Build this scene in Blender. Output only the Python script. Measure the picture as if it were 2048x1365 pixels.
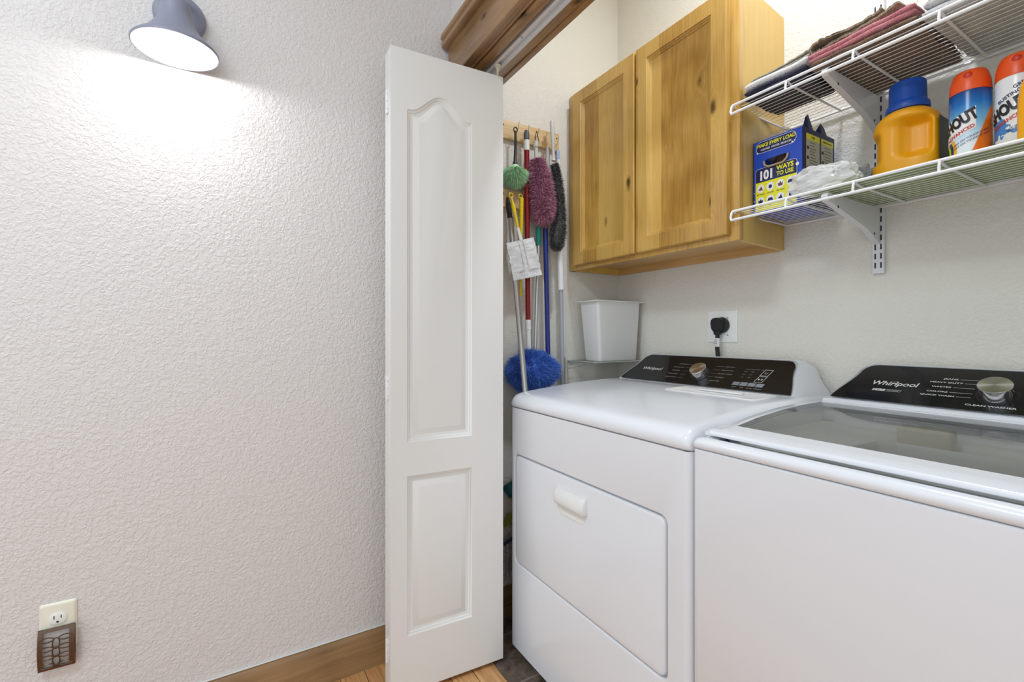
import bpy, bmesh, math, random
from math import sin, cos, pi, radians, sqrt, exp
from mathutils import Vector, Matrix, noise

random.seed(7)
for o in list(bpy.data.objects): bpy.data.objects.remove(o)
scene = bpy.context.scene
C = scene.collection

# ------------------------------------------------------------------ camera
CAM_H = 1.09
YAW = 0.5401                      # the camera looks along (-cos, sin)
cam_d = bpy.data.cameras.new('camera'); cam = bpy.data.objects.new('camera', cam_d); C.objects.link(cam)
cam.location = (0, 0, CAM_H)
cam.rotation_euler = (pi/2, 0, pi/2 - YAW)
cam_d.lens = 931.3/2048*36; cam_d.sensor_width = 36
cam_d.shift_y = -12.5/2048
cam_d.clip_start = .02
scene.camera = cam

# ------------------------------------------------------------------ light
scene.view_settings.view_transform = 'Standard'
scene.view_settings.look = 'None'
scene.view_settings.gamma = 1
scene.view_settings.use_curve_mapping = False
scene.view_settings.exposure = 0.10
world = bpy.data.worlds.new('world'); scene.world = world; world.use_nodes = True
bg = world.node_tree.nodes['Background']; bg.inputs[0].default_value = (.86, .95, 1.05, 1); bg.inputs[1].default_value = 1.08

def area(name, loc, size, power, col, rot=(0, 0, 0), shape='DISK', sy=None):
    d = bpy.data.lights.new(name, 'AREA'); d.shape = shape; d.size = size
    if sy: d.size_y = sy
    d.energy = power; d.color = col
    o = bpy.data.objects.new(name, d); C.objects.link(o); o.location = loc; o.rotation_euler = rot
    return o
area('closet_ceiling_light', (-.56, 1.03, 2.70), .16, 10.3, (.89, .97, 1.10))
area('hall_ceiling_light', (-.35, -.9, 2.70), .6, 24, (.85, .97, 1.05), shape='DISK')

# ------------------------------------------------------------------ frame of the place
XL = -1.557        # left wall
YF = .678          # hall side of the closet's front wall
YI = .835          # closet side of it
YB = 1.49          # closet back wall
ZC = 2.74          # ceiling
HEAD = 2.0         # head of the opening

FW = Vector((-cos(YAW), sin(YAW), 0)); RT = Vector((sin(YAW), cos(YAW), 0))
def ray(px, py): return FW + RT*((px-1024)/931.3) + Vector((0, 0, 1))*(-(py-670)/931.3)
def on_x(px, py, x):
    d = ray(px, py); return Vector((0, 0, CAM_H)) + d*(x/d.x)
def on_y(px, py, y):
    d = ray(px, py); return Vector((0, 0, CAM_H)) + d*(y/d.y)

# ------------------------------------------------------------------ mesh builder
class MB:
    def __init__(s): s.v = []; s.f = []; s.m = []; s.cur = 0
    def mat(s, i): s.cur = i; return s
    def add(s, vs, fs):
        b = len(s.v); s.v += [tuple(v) for v in vs]
        for f in fs: s.f.append(tuple(b+i for i in f)); s.m.append(s.cur)
        return s
    def box(s, x0, x1, y0, y1, z0, z1, bev=0, seg=2):
        if bev <= 0:
            vs = [(x, y, z) for z in (z0, z1) for y in (y0, y1) for x in (x0, x1)]
            return s.add(vs, [(0, 2, 3, 1), (4, 5, 7, 6), (0, 1, 5, 4), (2, 6, 7, 3), (0, 4, 6, 2), (1, 3, 7, 5)])
        bm = bmesh.new(); bmesh.ops.create_cube(bm, size=1)
        for v in bm.verts: v.co = ((x0+x1)/2+v.co.x*(x1-x0), (y0+y1)/2+v.co.y*(y1-y0), (z0+z1)/2+v.co.z*(z1-z0))
        bmesh.ops.bevel(bm, geom=bm.edges[:], offset=bev, segments=seg, profile=.5, affect='EDGES')
        return s.bm(bm)
    def bm(s, bm, M=None):
        bm.verts.index_update()
        s.add([(M @ v.co if M else v.co) for v in bm.verts], [[v.index for v in f.verts] for f in bm.faces]); bm.free(); return s
    def loft(s, loops, cap0=False, cap1=False, closed=True):
        n = len(loops[0]); b = len(s.v)
        for l in loops: s.v += [tuple(p) for p in l]
        for k in range(len(loops)-1):
            for i in range(n if closed else n-1):
                j = (i+1) % n
                s.f.append((b+k*n+i, b+k*n+j, b+(k+1)*n+j, b+(k+1)*n+i)); s.m.append(s.cur)
        if cap0: s.f.append(tuple(b+i for i in range(n))[::-1]); s.m.append(s.cur)
        if cap1: s.f.append(tuple(b+(len(loops)-1)*n+i for i in range(n))); s.m.append(s.cur)
        return s
    def tube(s, pts, r, seg=10, cap=True, rs=None, flat=1):
        pts = [Vector(p) for p in pts]; loops = []
        up = None
        for i, p in enumerate(pts):
            t = (pts[min(i+1, len(pts)-1)] - pts[max(i-1, 0)]).normalized()
            if up is None:
                up = Vector((0, 0, 1)) if abs(t.z) < .9 else Vector((1, 0, 0))
            a = t.cross(up).normalized(); b_ = a.cross(t).normalized(); up = b_
            rr = rs[i] if rs else r
            loops.append([p + a*cos(2*pi*k/seg)*rr + b_*sin(2*pi*k/seg)*rr*flat for k in range(seg)])
        return s.loft(loops, cap, cap)
    def lathe(s, prof, o=(0, 0, 0), seg=32, ax=None, cap0=False, cap1=False, sx=1, sy=1):
        o = Vector(o); az = Vector(ax).normalized() if ax else Vector((0, 0, 1))
        a = az.orthogonal().normalized() if ax else Vector((1, 0, 0)); b_ = az.cross(a)
        return s.loft([[o + a*cos(2*pi*k/seg)*r*sx + b_*sin(2*pi*k/seg)*r*sy + az*z for k in range(seg)] for r, z in prof], cap0, cap1)
    def poly(s, pts): return s.add(pts, [tuple(range(len(pts)))])
    def build(s, name, mats, parent=None, sharp=35, keep=False, origin=None):
        me = bpy.data.meshes.new(name)
        base = Vector((0, 0, 0))
        if parent is not None and not keep:
            p = parent
            while p is not None: base += p.location; p = p.parent
        elif parent is None and not keep:
            xs = [v[0] for v in s.v]; ys = [v[1] for v in s.v]; zs = [v[2] for v in s.v]
            base = Vector(((min(xs)+max(xs))/2, (min(ys)+max(ys))/2, min(zs)))
        me.from_pydata([(v[0]-base.x, v[1]-base.y, v[2]-base.z) for v in s.v], [], s.f)
        if not isinstance(mats, (list, tuple)): mats = [mats]
        for m in mats: me.materials.append(m)
        me.polygons.foreach_set('material_index', s.m)
        me.polygons.foreach_set('use_smooth', [True]*len(s.f))
        me.update()
        bm = bmesh.new(); bm.from_mesh(me); bmesh.ops.recalc_face_normals(bm, faces=bm.faces[:]) if sharp >= 0 else None; bm.to_mesh(me); bm.free()
        me.set_sharp_from_angle(angle=radians(abs(sharp)))
        o = bpy.data.objects.new(name, me); C.objects.link(o)
        if parent is not None: o.parent = parent
        else: o.location = base
        return o

def rrect(a0, a1, b0, b1, r, n=6):
    """rounded rectangle, ccw, 4*(n+1) points in 2D"""
    out = []
    for cx, cy, s in ((a1-r, b1-r, 0), (a0+r, b1-r, 1), (a0+r, b0+r, 2), (a1-r, b0+r, 3)):
        for k in range(n+1):
            t = (s + k/n)*pi/2; out.append((cx+r*cos(t), cy+r*sin(t)))
    return out
def offset_poly(p, d):
    n = len(p); out = []
    for i in range(n):
        a, b, c = Vector(p[i-1]), Vector(p[i]), Vector(p[(i+1) % n])
        e1 = (b-a).normalized(); e2 = (c-b).normalized()
        n1 = Vector((-e1.y, e1.x)); n2 = Vector((-e2.y, e2.x)); m = (n1+n2)
        m = m/max(.3, m.length_squared)*2 if m.length > 1e-6 else n1
        out.append((b.x+m.x*d, b.y+m.y*d))
    return out

def empty(name, loc, label=None, cat=None, group=None, kind=None, rz=0):
    o = bpy.data.objects.new(name, None); C.objects.link(o); o.location = loc; o.rotation_euler = (0, 0, rz)
    o.empty_display_size = .05
    return tag(o, label, cat, group, kind)
def tag(o, label=None, cat=None, group=None, kind=None):
    if label: o['label'] = label
    if cat: o['category'] = cat
    if group: o['group'] = group
    if kind: o['kind'] = kind
    return o

_tc = {}
def text2d(s, size=1, bold=0.0, align='CENTER', shear=0.0, sx=1.0, res=3):
    key = (s, bold, align, shear, res)
    if key not in _tc:
        cu = bpy.data.curves.new('t', 'FONT'); cu.body = s; cu.size = 1; cu.align_x = align; cu.align_y = 'CENTER'
        cu.shear = shear; cu.offset = bold; cu.resolution_u = res
        ob = bpy.data.objects.new('t', cu); C.objects.link(ob)
        bpy.context.view_layer.update()
        me = bpy.data.meshes.new_from_object(ob.evaluated_get(bpy.context.evaluated_depsgraph_get()))
        _tc[key] = ([(v.co.x, v.co.y) for v in me.vertices], [tuple(p.vertices) for p in me.polygons])
        bpy.data.objects.remove(ob); bpy.data.curves.remove(cu); bpy.data.meshes.remove(me)
    vs, fs = _tc[key]
    return [(x*size*sx, y*size) for x, y in vs], fs
def put_text(mb, s, org, ux, uy, size, nrm=None, fn=None, rot=0, **k):
    vs, fs = text2d(s, size, **k); org = Vector(org); ux = Vector(ux); uy = Vector(uy)
    c, sn = cos(rot), sin(rot)
    pts = [(x*c-y*sn, x*sn+y*c) for x, y in vs]
    mb.add([fn(x, y) for x, y in pts] if fn else [org+ux*x+uy*y for x, y in pts], fs)

# ------------------------------------------------------------------ materials
def new_mat(name):
    m = bpy.data.materials.new(name); m.use_nodes = True; nt = m.node_tree
    return m, nt, nt.nodes['Principled BSDF']
def col(c): return (c[0], c[1], c[2], 1)
def s2l(r, g, b):
    f = lambda c: (c/255/12.92) if c/255 <= .04045 else ((c/255+.055)/1.055)**2.4
    return (f(r), f(g), f(b))
def plain(name, c, rough=.5, metal=0, spec=.5, coat=0, emit=None, es=0, bump=None, alpha=None, trans=None, sss=None, var=.06):
    m, nt, p = new_mat(name)
    p.inputs['Base Color'].default_value = col(c); p.inputs['Roughness'].default_value = rough
    p.inputs['Metallic'].default_value = metal; p.inputs['Specular IOR Level'].default_value = spec
    p.inputs['Coat Weight'].default_value = coat
    if emit: p.inputs['Emission Color'].default_value = col(emit); p.inputs['Emission Strength'].default_value = es
    if trans: p.inputs['Transmission Weight'].default_value = trans
    if alpha is not None: p.inputs['Alpha'].default_value = alpha
    if sss: p.inputs['Subsurface Weight'].default_value = sss; p.inputs['Subsurface Scale'].default_value = .01
    N = nt.nodes; L = nt.links
    tc = N.new('ShaderNodeTexCoord'); nz = N.new('ShaderNodeTexNoise'); nz.inputs['Scale'].default_value = 14; nz.inputs['Detail'].default_value = 4
    L.new(tc.outputs['Object'], nz.inputs['Vector'])
    mp = N.new('ShaderNodeMapRange'); mp.inputs[3].default_value = max(0, rough-var); mp.inputs[4].default_value = min(1, rough+var)
    L.new(nz.outputs['Fac'], mp.inputs[0]); L.new(mp.outputs[0], p.inputs['Roughness'])
    if bump:
        sc, st, dist = bump
        b = N.new('ShaderNodeBump'); n2 = N.new('ShaderNodeTexNoise'); n2.inputs['Scale'].default_value = sc; n2.inputs['Detail'].default_value = 3
        L.new(tc.outputs['Object'], n2.inputs['Vector']); L.new(n2.outputs['Fac'], b.inputs['Height'])
        b.inputs['Strength'].default_value = st; b.inputs['Distance'].default_value = dist; L.new(b.outputs[0], p.inputs['Normal'])
    return m
def wall_mat(name, c, scale=70, strength=.55, dist=.004):
    m, nt, p = new_mat(name); N = nt.nodes; L = nt.links
    p.inputs['Base Color'].default_value = col(c); p.inputs['Roughness'].default_value = .55; p.inputs['Specular IOR Level'].default_value = .35
    g = N.new('ShaderNodeNewGeometry')
    n0 = N.new('ShaderNodeTexNoise'); n0.inputs['Scale'].default_value = scale; n0.inputs['Detail'].default_value = 2.5; n0.inputs['Roughness'].default_value = .55; n0.inputs['Distortion'].default_value = .6
    v = N.new('ShaderNodeTexVoronoi'); v.feature = 'SMOOTH_F1'; v.inputs['Scale'].default_value = scale*1.2
    L.new(g.outputs['Position'], n0.inputs['Vector'])
    n1 = N.new('ShaderNodeTexNoise'); n1.inputs['Scale'].default_value = scale*.6; L.new(g.outputs['Position'], n1.inputs['Vector'])
    mx = N.new('ShaderNodeVectorMath'); mx.operation = 'SCALE'; mx.inputs['Scale'].default_value = .02; L.new(n1.outputs['Color'], mx.inputs[0])
    ad = N.new('ShaderNodeVectorMath'); L.new(g.outputs['Position'], ad.inputs[0]); L.new(mx.outputs[0], ad.inputs[1]); L.new(ad.outputs[0], v.inputs['Vector'])
    r = N.new('ShaderNodeValToRGB'); r.color_ramp.elements[0].position = .42; r.color_ramp.elements[1].position = .62; L.new(n0.outputs['Fac'], r.inputs['Fac'])
    a = N.new('ShaderNodeMath'); a.operation = 'MULTIPLY_ADD'; a.inputs[1].default_value = -.6; L.new(v.outputs['Distance'], a.inputs[0]); L.new(r.outputs[0], a.inputs[2])
    b = N.new('ShaderNodeBump'); b.inputs['Strength'].default_value = strength; b.inputs['Distance'].default_value = dist
    L.new(a.outputs[0], b.inputs['Height']); L.new(b.outputs[0], p.inputs['Normal'])
    return m
def wood(name, cols, axis='Z', scale=1.0, rough=.35, knots=(), planks=0, pw=.09, contrast=1.0, coat=.25, seed=0, paxis='X', spec=.5, kaxis='Y'):
    """grain runs along axis; cols = dark, mid, light; knots = [(x,y,z,r)] in world space"""
    m, nt, p = new_mat(name); N = nt.nodes; L = nt.links
    g = N.new('ShaderNodeNewGeometry')
    def vm(op, a, b=None, s=None):
        n = N.new('ShaderNodeVectorMath'); n.operation = op
        for i, q in enumerate((a, b)):
            if q is None: continue
            if isinstance(q, tuple): n.inputs[i].default_value = q
            else: L.new(q, n.inputs[i])
        if s is not None:
            if isinstance(s, (int, float)): n.inputs['Scale'].default_value = s
            else: L.new(s, n.inputs['Scale'])
        return n
    def ma(op, a, b=None, c=None, clamp=False):
        n = N.new('ShaderNodeMath'); n.operation = op; n.use_clamp = clamp
        for i, q in enumerate((a, b, c)):
            if q is None: continue
            if isinstance(q, (int, float)): n.inputs[i].default_value = q
            else: L.new(q, n.inputs[i])
        return n.outputs[0]
    pos = vm('ADD', g.outputs['Position'], (seed*1.37, seed*.71, seed*2.1)).outputs[0]
    cur = g.outputs['Position']; kn = None; warp = None
    sep0 = N.new('ShaderNodeSeparateXYZ'); L.new(g.outputs['Position'], sep0.inputs[0])
    for (kx, ky, kz, kr) in knots:
        d = vm('SUBTRACT', g.outputs['Position'], (kx, ky, kz)).outputs[0]
        sc = {'X': (.45, 1, 1), 'Y': (1, .45, 1), 'Z': (1, 1, .45)}[axis]
        d2 = vm('MULTIPLY', d, sc).outputs[0]
        nzk = N.new('ShaderNodeTexNoise'); nzk.inputs['Scale'].default_value = 45; L.new(g.outputs['Position'], nzk.inputs['Vector'])
        ln = vm('LENGTH', d2).outputs['Value']
        ln2 = ma('MULTIPLY_ADD', nzk.outputs['Fac'], kr*.9, ln)
        k1 = N.new('ShaderNodeMapRange'); k1.inputs[1].default_value = kr*.7; k1.inputs[2].default_value = kr*1.7; k1.inputs[3].default_value = 1; k1.inputs[4].default_value = 0; k1.interpolation_type = 'SMOOTHSTEP'
        L.new(ln2, k1.inputs[0])
        kn = k1.outputs[0] if kn is None else ma('MAXIMUM', kn, k1.outputs[0])
        w = ma('DIVIDE', kr*kr*1.3, ma('ADD', ma('MULTIPLY', ln, ln), kr*kr*.8))
        warp = w if warp is None else ma('ADD', warp, w)
    st = {'X': (.06, 1, 1), 'Y': (1, .06, 1), 'Z': (1, 1, .06)}[axis]
    q = vm('MULTIPLY', pos, st).outputs[0]
    if warp is not None:
        off = vm('SCALE', (0.03, 0.03, 0.03), None, warp).outputs[0]; q = vm('ADD', q, off).outputs[0]
    if planks:
        comp = {'X': 0, 'Y': 1, 'Z': 2}[paxis]
        cell = ma('FLOOR', ma('DIVIDE', ma('ADD', sep0.outputs[comp], 5.013), pw))
        wn = N.new('ShaderNodeTexWhiteNoise'); wn.noise_dimensions = '1D'; L.new(ma('ADD', cell, seed*3.3), wn.inputs['W'])
        q = vm('ADD', q, vm('SCALE', wn.outputs['Color'], None, 3.0).outputs[0]).outputs[0]
    n1 = N.new('ShaderNodeTexNoise'); n1.inputs['Scale'].default_value = 9*scale; n1.inputs['Detail'].default_value = 3; n1.inputs['Distortion'].default_value = .8; L.new(q, n1.inputs['Vector'])
    rings = ma('FRACT', ma('MULTIPLY', n1.outputs['Fac'], 9))
    rings = ma('ABSOLUTE', ma('SUBTRACT', rings, .5))
    n2 = N.new('ShaderNodeTexNoise'); n2.inputs['Scale'].default_value = 160*scale; n2.inputs['Detail'].default_value = 3; L.new(q, n2.inputs['Vector'])
    n3 = N.new('ShaderNodeTexNoise'); n3.inputs['Scale'].default_value = 5*scale; n3.inputs['Detail'].default_value = 2; L.new(pos, n3.inputs['Vector'])
    fac = ma('ADD', ma('MULTIPLY', rings, .42*contrast), ma('MULTIPLY', n2.outputs['Fac'], .4))
    fac = ma('ADD', fac, ma('MULTIPLY', n3.outputs['Fac'], .75))
    fac = ma('ADD', fac, -.06-.18*contrast)
    if planks: fac = ma('ADD', fac, ma('MULTIPLY', ma('SUBTRACT', wn.outputs['Value'], .5), planks))
    r = N.new('ShaderNodeValToRGB'); r.color_ramp.elements[0].position = .2; r.color_ramp.elements[0].color = col(cols[0])
    r.color_ramp.elements[1].position = .85; r.color_ramp.elements[1].color = col(cols[2]); e = r.color_ramp.elements.new(.5); e.color = col(cols[1])
    L.new(fac, r.inputs['Fac']); out = r.outputs[0]
    if kn is not None:
        mx = N.new('ShaderNodeMix'); mx.data_type = 'RGBA'; L.new(kn, mx.inputs['Factor']); L.new(out, mx.inputs['A']); mx.inputs['B'].default_value = col([c*.22 for c in cols[0]]); out = mx.outputs['Result']
    L.new(out, p.inputs['Base Color']); p.inputs['Roughness'].default_value = rough; p.inputs['Coat Weight'].default_value = coat; p.inputs['Coat Roughness'].default_value = .25
    p.inputs['Specular IOR Level'].default_value = spec
    b = N.new('ShaderNodeBump'); b.inputs['Strength'].default_value = .12; b.inputs['Distance'].default_value = .001; L.new(n2.outputs['Fac'], b.inputs['Height']); L.new(b.outputs[0], p.inputs['Normal'])
    return m
def terry(name, c1, c2, scale=700, bs=.9, big=25):
    m, nt, p = new_mat(name); N = nt.nodes; L = nt.links
    tc = N.new('ShaderNodeTexCoord'); n = N.new('ShaderNodeTexNoise'); n.inputs['Scale'].default_value = scale; n.inputs['Detail'].default_value = 2
    n2 = N.new('ShaderNodeTexNoise'); n2.inputs['Scale'].default_value = big; L.new(tc.outputs['Object'], n.inputs['Vector']); L.new(tc.outputs['Object'], n2.inputs['Vector'])
    a = N.new('ShaderNodeMath'); a.operation = 'MULTIPLY_ADD'; a.inputs[1].default_value = .5; L.new(n2.outputs['Fac'], a.inputs[0]); L.new(n.outputs['Fac'], a.inputs[2])
    r = N.new('ShaderNodeValToRGB'); r.color_ramp.elements[0].position = .55; r.color_ramp.elements[1].position = .9; r.color_ramp.elements[0].color = col(c1); r.color_ramp.elements[1].color = col(c2)
    L.new(a.outputs[0], r.inputs['Fac']); L.new(r.outputs[0], p.inputs['Base Color']); p.inputs['Roughness'].default_value = .95; p.inputs['Specular IOR Level'].default_value = .1
    p.inputs['Sheen Weight'].default_value = .3
    b = N.new('ShaderNodeBump'); b.inputs['Strength'].default_value = bs; b.inputs['Distance'].default_value = .003; L.new(n.outputs['Fac'], b.inputs['Height']); L.new(b.outputs[0], p.inputs['Normal'])
    return m
def fur_mat(name, c1, c2, rough=.6):
    m, nt, p = new_mat(name); N = nt.nodes; L = nt.links
    g = N.new('ShaderNodeNewGeometry')
    r = N.new('ShaderNodeValToRGB'); r.color_ramp.elements[0].color = col(c1); r.color_ramp.elements[1].color = col(c2)
    L.new(g.outputs['Random Per Island'], r.inputs['Fac']); L.new(r.outputs[0], p.inputs['Base Color']); p.inputs['Roughness'].default_value = rough
    return m
def floor_wood():
    m, nt, p = new_mat('oak_plank_floor'); N = nt.nodes; L = nt.links
    g = N.new('ShaderNodeNewGeometry'); br = N.new('ShaderNodeTexBrick')
    mp = N.new('ShaderNodeMapping'); mp.inputs['Location'].default_value = (.25, -(.741-.075*12), 0); L.new(g.outputs['Position'], mp.inputs['Vector']); L.new(mp.outputs[0], br.inputs['Vector'])
    br.inputs['Scale'].default_value = 1; br.inputs['Brick Width'].default_value = .95; br.inputs['Row Height'].default_value = .075; br.inputs['Mortar Size'].default_value = .0012; br.offset = .37
    br.inputs['Color1'].default_value = col(s2l(226, 178, 122)); br.inputs['Color2'].default_value = col(s2l(201, 143, 88)); br.inputs['Mortar'].default_value = col(s2l(90, 58, 32))
    st = N.new('ShaderNodeVectorMath'); st.operation = 'MULTIPLY'; st.inputs[1].default_value = (.07, 1, 1); L.new(g.outputs['Position'], st.inputs[0])
    n = N.new('ShaderNodeTexNoise'); n.inputs['Scale'].default_value = 60; n.inputs['Detail'].default_value = 4; n.inputs['Distortion'].default_value = 1.2; L.new(st.outputs[0], n.inputs['Vector'])
    r = N.new('ShaderNodeValToRGB'); r.color_ramp.elements[0].position = .35; r.color_ramp.elements[0].color = (.55, .5, .42, 1); r.color_ramp.elements[1].position = .6; r.color_ramp.elements[1].color = (1, 1, 1, 1); L.new(n.outputs['Fac'], r.inputs['Fac'])
    mx = N.new('ShaderNodeMix'); mx.data_type = 'RGBA'; mx.blend_type = 'MULTIPLY'; mx.inputs['Factor'].default_value = .75; L.new(br.outputs['Color'], mx.inputs['A']); L.new(r.outputs[0], mx.inputs['B']); L.new(mx.outputs['Result'], p.inputs['Base Color'])
    p.inputs['Roughness'].default_value = .35
    return m
def tile_mat():
    m, nt, p = new_mat('slate_floor_tile'); N = nt.nodes; L = nt.links
    g = N.new('ShaderNodeNewGeometry'); br = N.new('ShaderNodeTexBrick'); mp = N.new('ShaderNodeMapping'); mp.inputs['Location'].default_value = (1.236+.225*2, -.741+.02, 0)
    L.new(g.outputs['Position'], mp.inputs['Vector']); L.new(mp.outputs[0], br.inputs['Vector']); br.offset = 0
    br.inputs['Scale'].default_value = 1; br.inputs['Brick Width'].default_value = .225; br.inputs['Row Height'].default_value = .33; br.inputs['Mortar Size'].default_value = .003
    br.inputs['Color1'].default_value = (1, 1, 1, 1); br.inputs['Color2'].default_value = (.8, .8, .8, 1); br.inputs['Mortar'].default_value = (0, 0, 0, 1)
    n = N.new('ShaderNodeTexNoise'); n.inputs['Scale'].default_value = 18; n.inputs['Detail'].default_value = 8; n.inputs['Roughness'].default_value = .7; L.new(g.outputs['Position'], n.inputs['Vector'])
    r = N.new('ShaderNodeValToRGB'); r.color_ramp.elements[0].position = .35; r.color_ramp.elements[0].color = col(s2l(62, 51, 44)); r.color_ramp.elements[1].position = .7; r.color_ramp.elements[1].color = col(s2l(128, 112, 98)); L.new(n.outputs['Fac'], r.inputs['Fac'])
    mx = N.new('ShaderNodeMix'); mx.data_type = 'RGBA'; L.new(br.outputs['Fac'], mx.inputs['Factor']); L.new(r.outputs[0], mx.inputs['A']); mx.inputs['B'].default_value = col(s2l(132, 122, 112)); L.new(mx.outputs['Result'], p.inputs['Base Color'])
    p.inputs['Roughness'].default_value = .5
    return m
def tinted_glass(name, tint, rough=.012, ior=1.45):
    m, nt, p = new_mat(name); N = nt.nodes; L = nt.links; out = N['Material Output']; N.remove(p)
    t = N.new('ShaderNodeBsdfTransparent'); t.inputs[0].default_value = col(tint); gl = N.new('ShaderNodeBsdfGlossy'); gl.inputs['Roughness'].default_value = rough
    f = N.new('ShaderNodeLayerWeight'); f.inputs[0].default_value = .5
    pw = N.new('ShaderNodeMath'); pw.operation = 'POWER'; pw.inputs[1].default_value = 4.5; L.new(f.outputs['Facing'], pw.inputs[0])
    ml = N.new('ShaderNodeMath'); ml.operation = 'MULTIPLY_ADD'; ml.inputs[1].default_value = .6; ml.inputs[2].default_value = .02; L.new(pw.outputs[0], ml.inputs[0])
    mx = N.new('ShaderNodeMixShader'); L.new(ml.outputs[0], mx.inputs[0]); L.new(t.outputs[0], mx.inputs[1]); L.new(gl.outputs[0], mx.inputs[2]); L.new(mx.outputs[0], out.inputs[0])
    return m

M = {}
M['hall'] = wall_mat('textured_hall_paint', s2l(224, 219, 216), 105, .38, .0034)
M['closet'] = wall_mat('textured_closet_paint', s2l(232, 228, 217), 120, .34, .003)
M['ceil'] = wall_mat('ceiling_paint', s2l(232, 228, 222), 70, .3, .003)
M['white_app'] = plain('white_enamel', s2l(228, 230, 234), .22, spec=.5, coat=.3, var=.03)
M['white_plastic'] = plain('white_plastic', s2l(234, 234, 232), .32, var=.04)
M['door'] = plain('white_door_paint', s2l(233, 232, 228), .38, bump=(220, .08, .0006))
M['dark_glass'] = plain('black_console_glass', (.014, .014, .014), .09, spec=.45, var=.02)
M['print'] = plain('pale_print', (.75, .75, .74), .4)
M['print_dim'] = plain('grey_print', (.36, .37, .38), .4)
M['steel'] = plain('brushed_steel', (.62, .58, .52), .28, 1, bump=(400, .1, .0003))
M['chrome'] = plain('chrome', (.7, .7, .72), .1, 1, var=.02)
M['black_plastic'] = plain('black_plastic', (.018, .018, .022), .4)
M['rubber'] = plain('black_rubber', (.01, .01, .012), .5)
M['lid_glass'] = tinted_glass('smoked_lid_glass', (.82, .82, .81))
M['tub'] = plain('tub_grey_plastic', s2l(205, 205, 200), .4)
M['basket'] = plain('basket_grey', s2l(60, 60, 54), .45)
M['gap'] = plain('seam_shadow_rubber', (.08, .08, .085), .8)
M['wire'] = plain('white_coated_wire', s2l(240, 240, 240), .3)
M['bracket'] = plain('white_bracket_metal', s2l(226, 226, 228), .3)
M['slot'] = plain('dark_slot', (.02, .02, .02), .7)
M['liner'] = plain('green_liner', s2l(158, 178, 120), .6)
M['outlet'] = plain('outlet_plate_plastic', s2l(240, 241, 236), .3)
M['ivory'] = plain('ivory_plastic', s2l(236, 232, 214), .35)
M['lamp'] = plain('slate_grey_lamp_enamel', s2l(136, 139, 156), .5)
M['lamp_in'] = plain('white_lamp_inside', (.85, .85, .85), .5)
M['glow'] = plain('lamp_diffuser', (.9, .9, .9), .5, emit=(.97, .98, 1), es=90)
M['bronze'] = plain('bronze_metal', s2l(112, 92, 78), .3, .9)
M['bin'] = plain('milky_bin_plastic', s2l(232, 232, 228), .4, sss=.1)
M['zinc'] = plain('zinc_wire', (.55, .57, .55), .3, .8)
M['pine'] = wood('pine_board', (s2l(203, 165, 110), s2l(226, 196, 146), s2l(238, 216, 172)), 'Y', 1.2, .5, coat=0)
M['track'] = plain('white_painted_track', s2l(226, 230, 236), .6, var=0)
WARM = (s2l(156, 112, 42), s2l(194, 152, 74), s2l(214, 176, 98))
M['cab_front'] = wood('knotty_alder_frame', WARM, 'Z', 1.0, .32, seed=2, contrast=.35)
def kn(l): return [tuple(on_y(a, b2, 1.196))+(r_,) for a, b2, r_ in l]
M['cab_doorL'] = wood('knotty_alder_left_door', WARM, 'Z', 1, .3, knots=kn([(1208, 443, .012), (1258, 366, .013), (1219, 182, .006), (1215, 400, .004), (1147, 447, .004)]), planks=.5, pw=.083, seed=3, contrast=.4)
M['cab_doorR'] = wood('knotty_alder_right_door', WARM, 'Z', 1, .3, knots=kn([(1397, 160, .012), (1427, 214, .012), (1309, 352, .004), (1329, 294, .004), (1418, 404, .008), (1275, 165, .008)]), planks=.5, pw=.092, seed=8, contrast=.4)
M['cab_side'] = wood('maple_side_veneer', (s2l(206, 162, 72), s2l(219, 179, 88), s2l(227, 190, 102)), 'Z', .8, .4, contrast=.4, seed=5)
M['cab_under'] = wood('maple_underside', (s2l(196, 152, 92), s2l(214, 172, 112), s2l(226, 188, 130)), 'X', .8, .5, contrast=.4, seed=6)
BROWN = (s2l(108, 78, 46), s2l(152, 116, 76), s2l(186, 148, 102))
M['head'] = wood('stained_alder_header', BROWN, 'X', .9, .3, knots=[(-1.0, .81, 2.0, .012), (-1.26, .655, 2.06, .008), (-1.1, .70, 1.99, .01)], contrast=.6, seed=4)
M['base'] = wood('stained_alder_baseboard', (s2l(118, 88, 54), s2l(154, 120, 80), s2l(178, 144, 104)), 'Y', .7, .35, knots=[(-1.54, .02, .055, .009), (-1.54, .17, .035, .004)], contrast=.5, seed=9)
M['oak'] = floor_wood(); M['tile'] = tile_mat()

# ------------------------------------------------------------------ setting
def struct(name, mb, mat, **k):
    return tag(mb.build(name, mat, **k), kind='structure')
XR = .62; YH = -2.6
struct('floor', MB().box(XL, 2.2, YH, .741, -.05, 0), M['oak'])
struct('floor_closet_tile', MB().box(XL, XR, .741, YB, -.05, .002), M['tile']).name = 'floor_2'
struct('wall_left', MB().box(XL-.1, XL, YH, YI-.1, -.05, ZC), M['hall'])
struct('wall_left', MB().box(XL-.1, XL, YI-.1, YB+.1, -.05, ZC), M['closet'])
struct('wall_back', MB().box(XL, XR+.1, YB, YB+.1, -.05, ZC), M['closet'])
struct('wall_right', MB().box(XR, XR+.1, YF+.02, YB, -.05, ZC), M['closet'])
fw = MB(); fw.box(XL, XR+.1, YF, YI-.012, HEAD+.03, ZC); fw.mat(1).box(XL, XR+.1, YI-.0119, YI-.0001, HEAD+.03, ZC)
fw.mat(0).box(XL, XL+.05, YF, YI, 0, HEAD+.03)
fw.box(.3, XR+.1, YF, YI, 0, HEAD+.03)
struct('wall_front', fw, [M['hall'], M['closet']])
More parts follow.
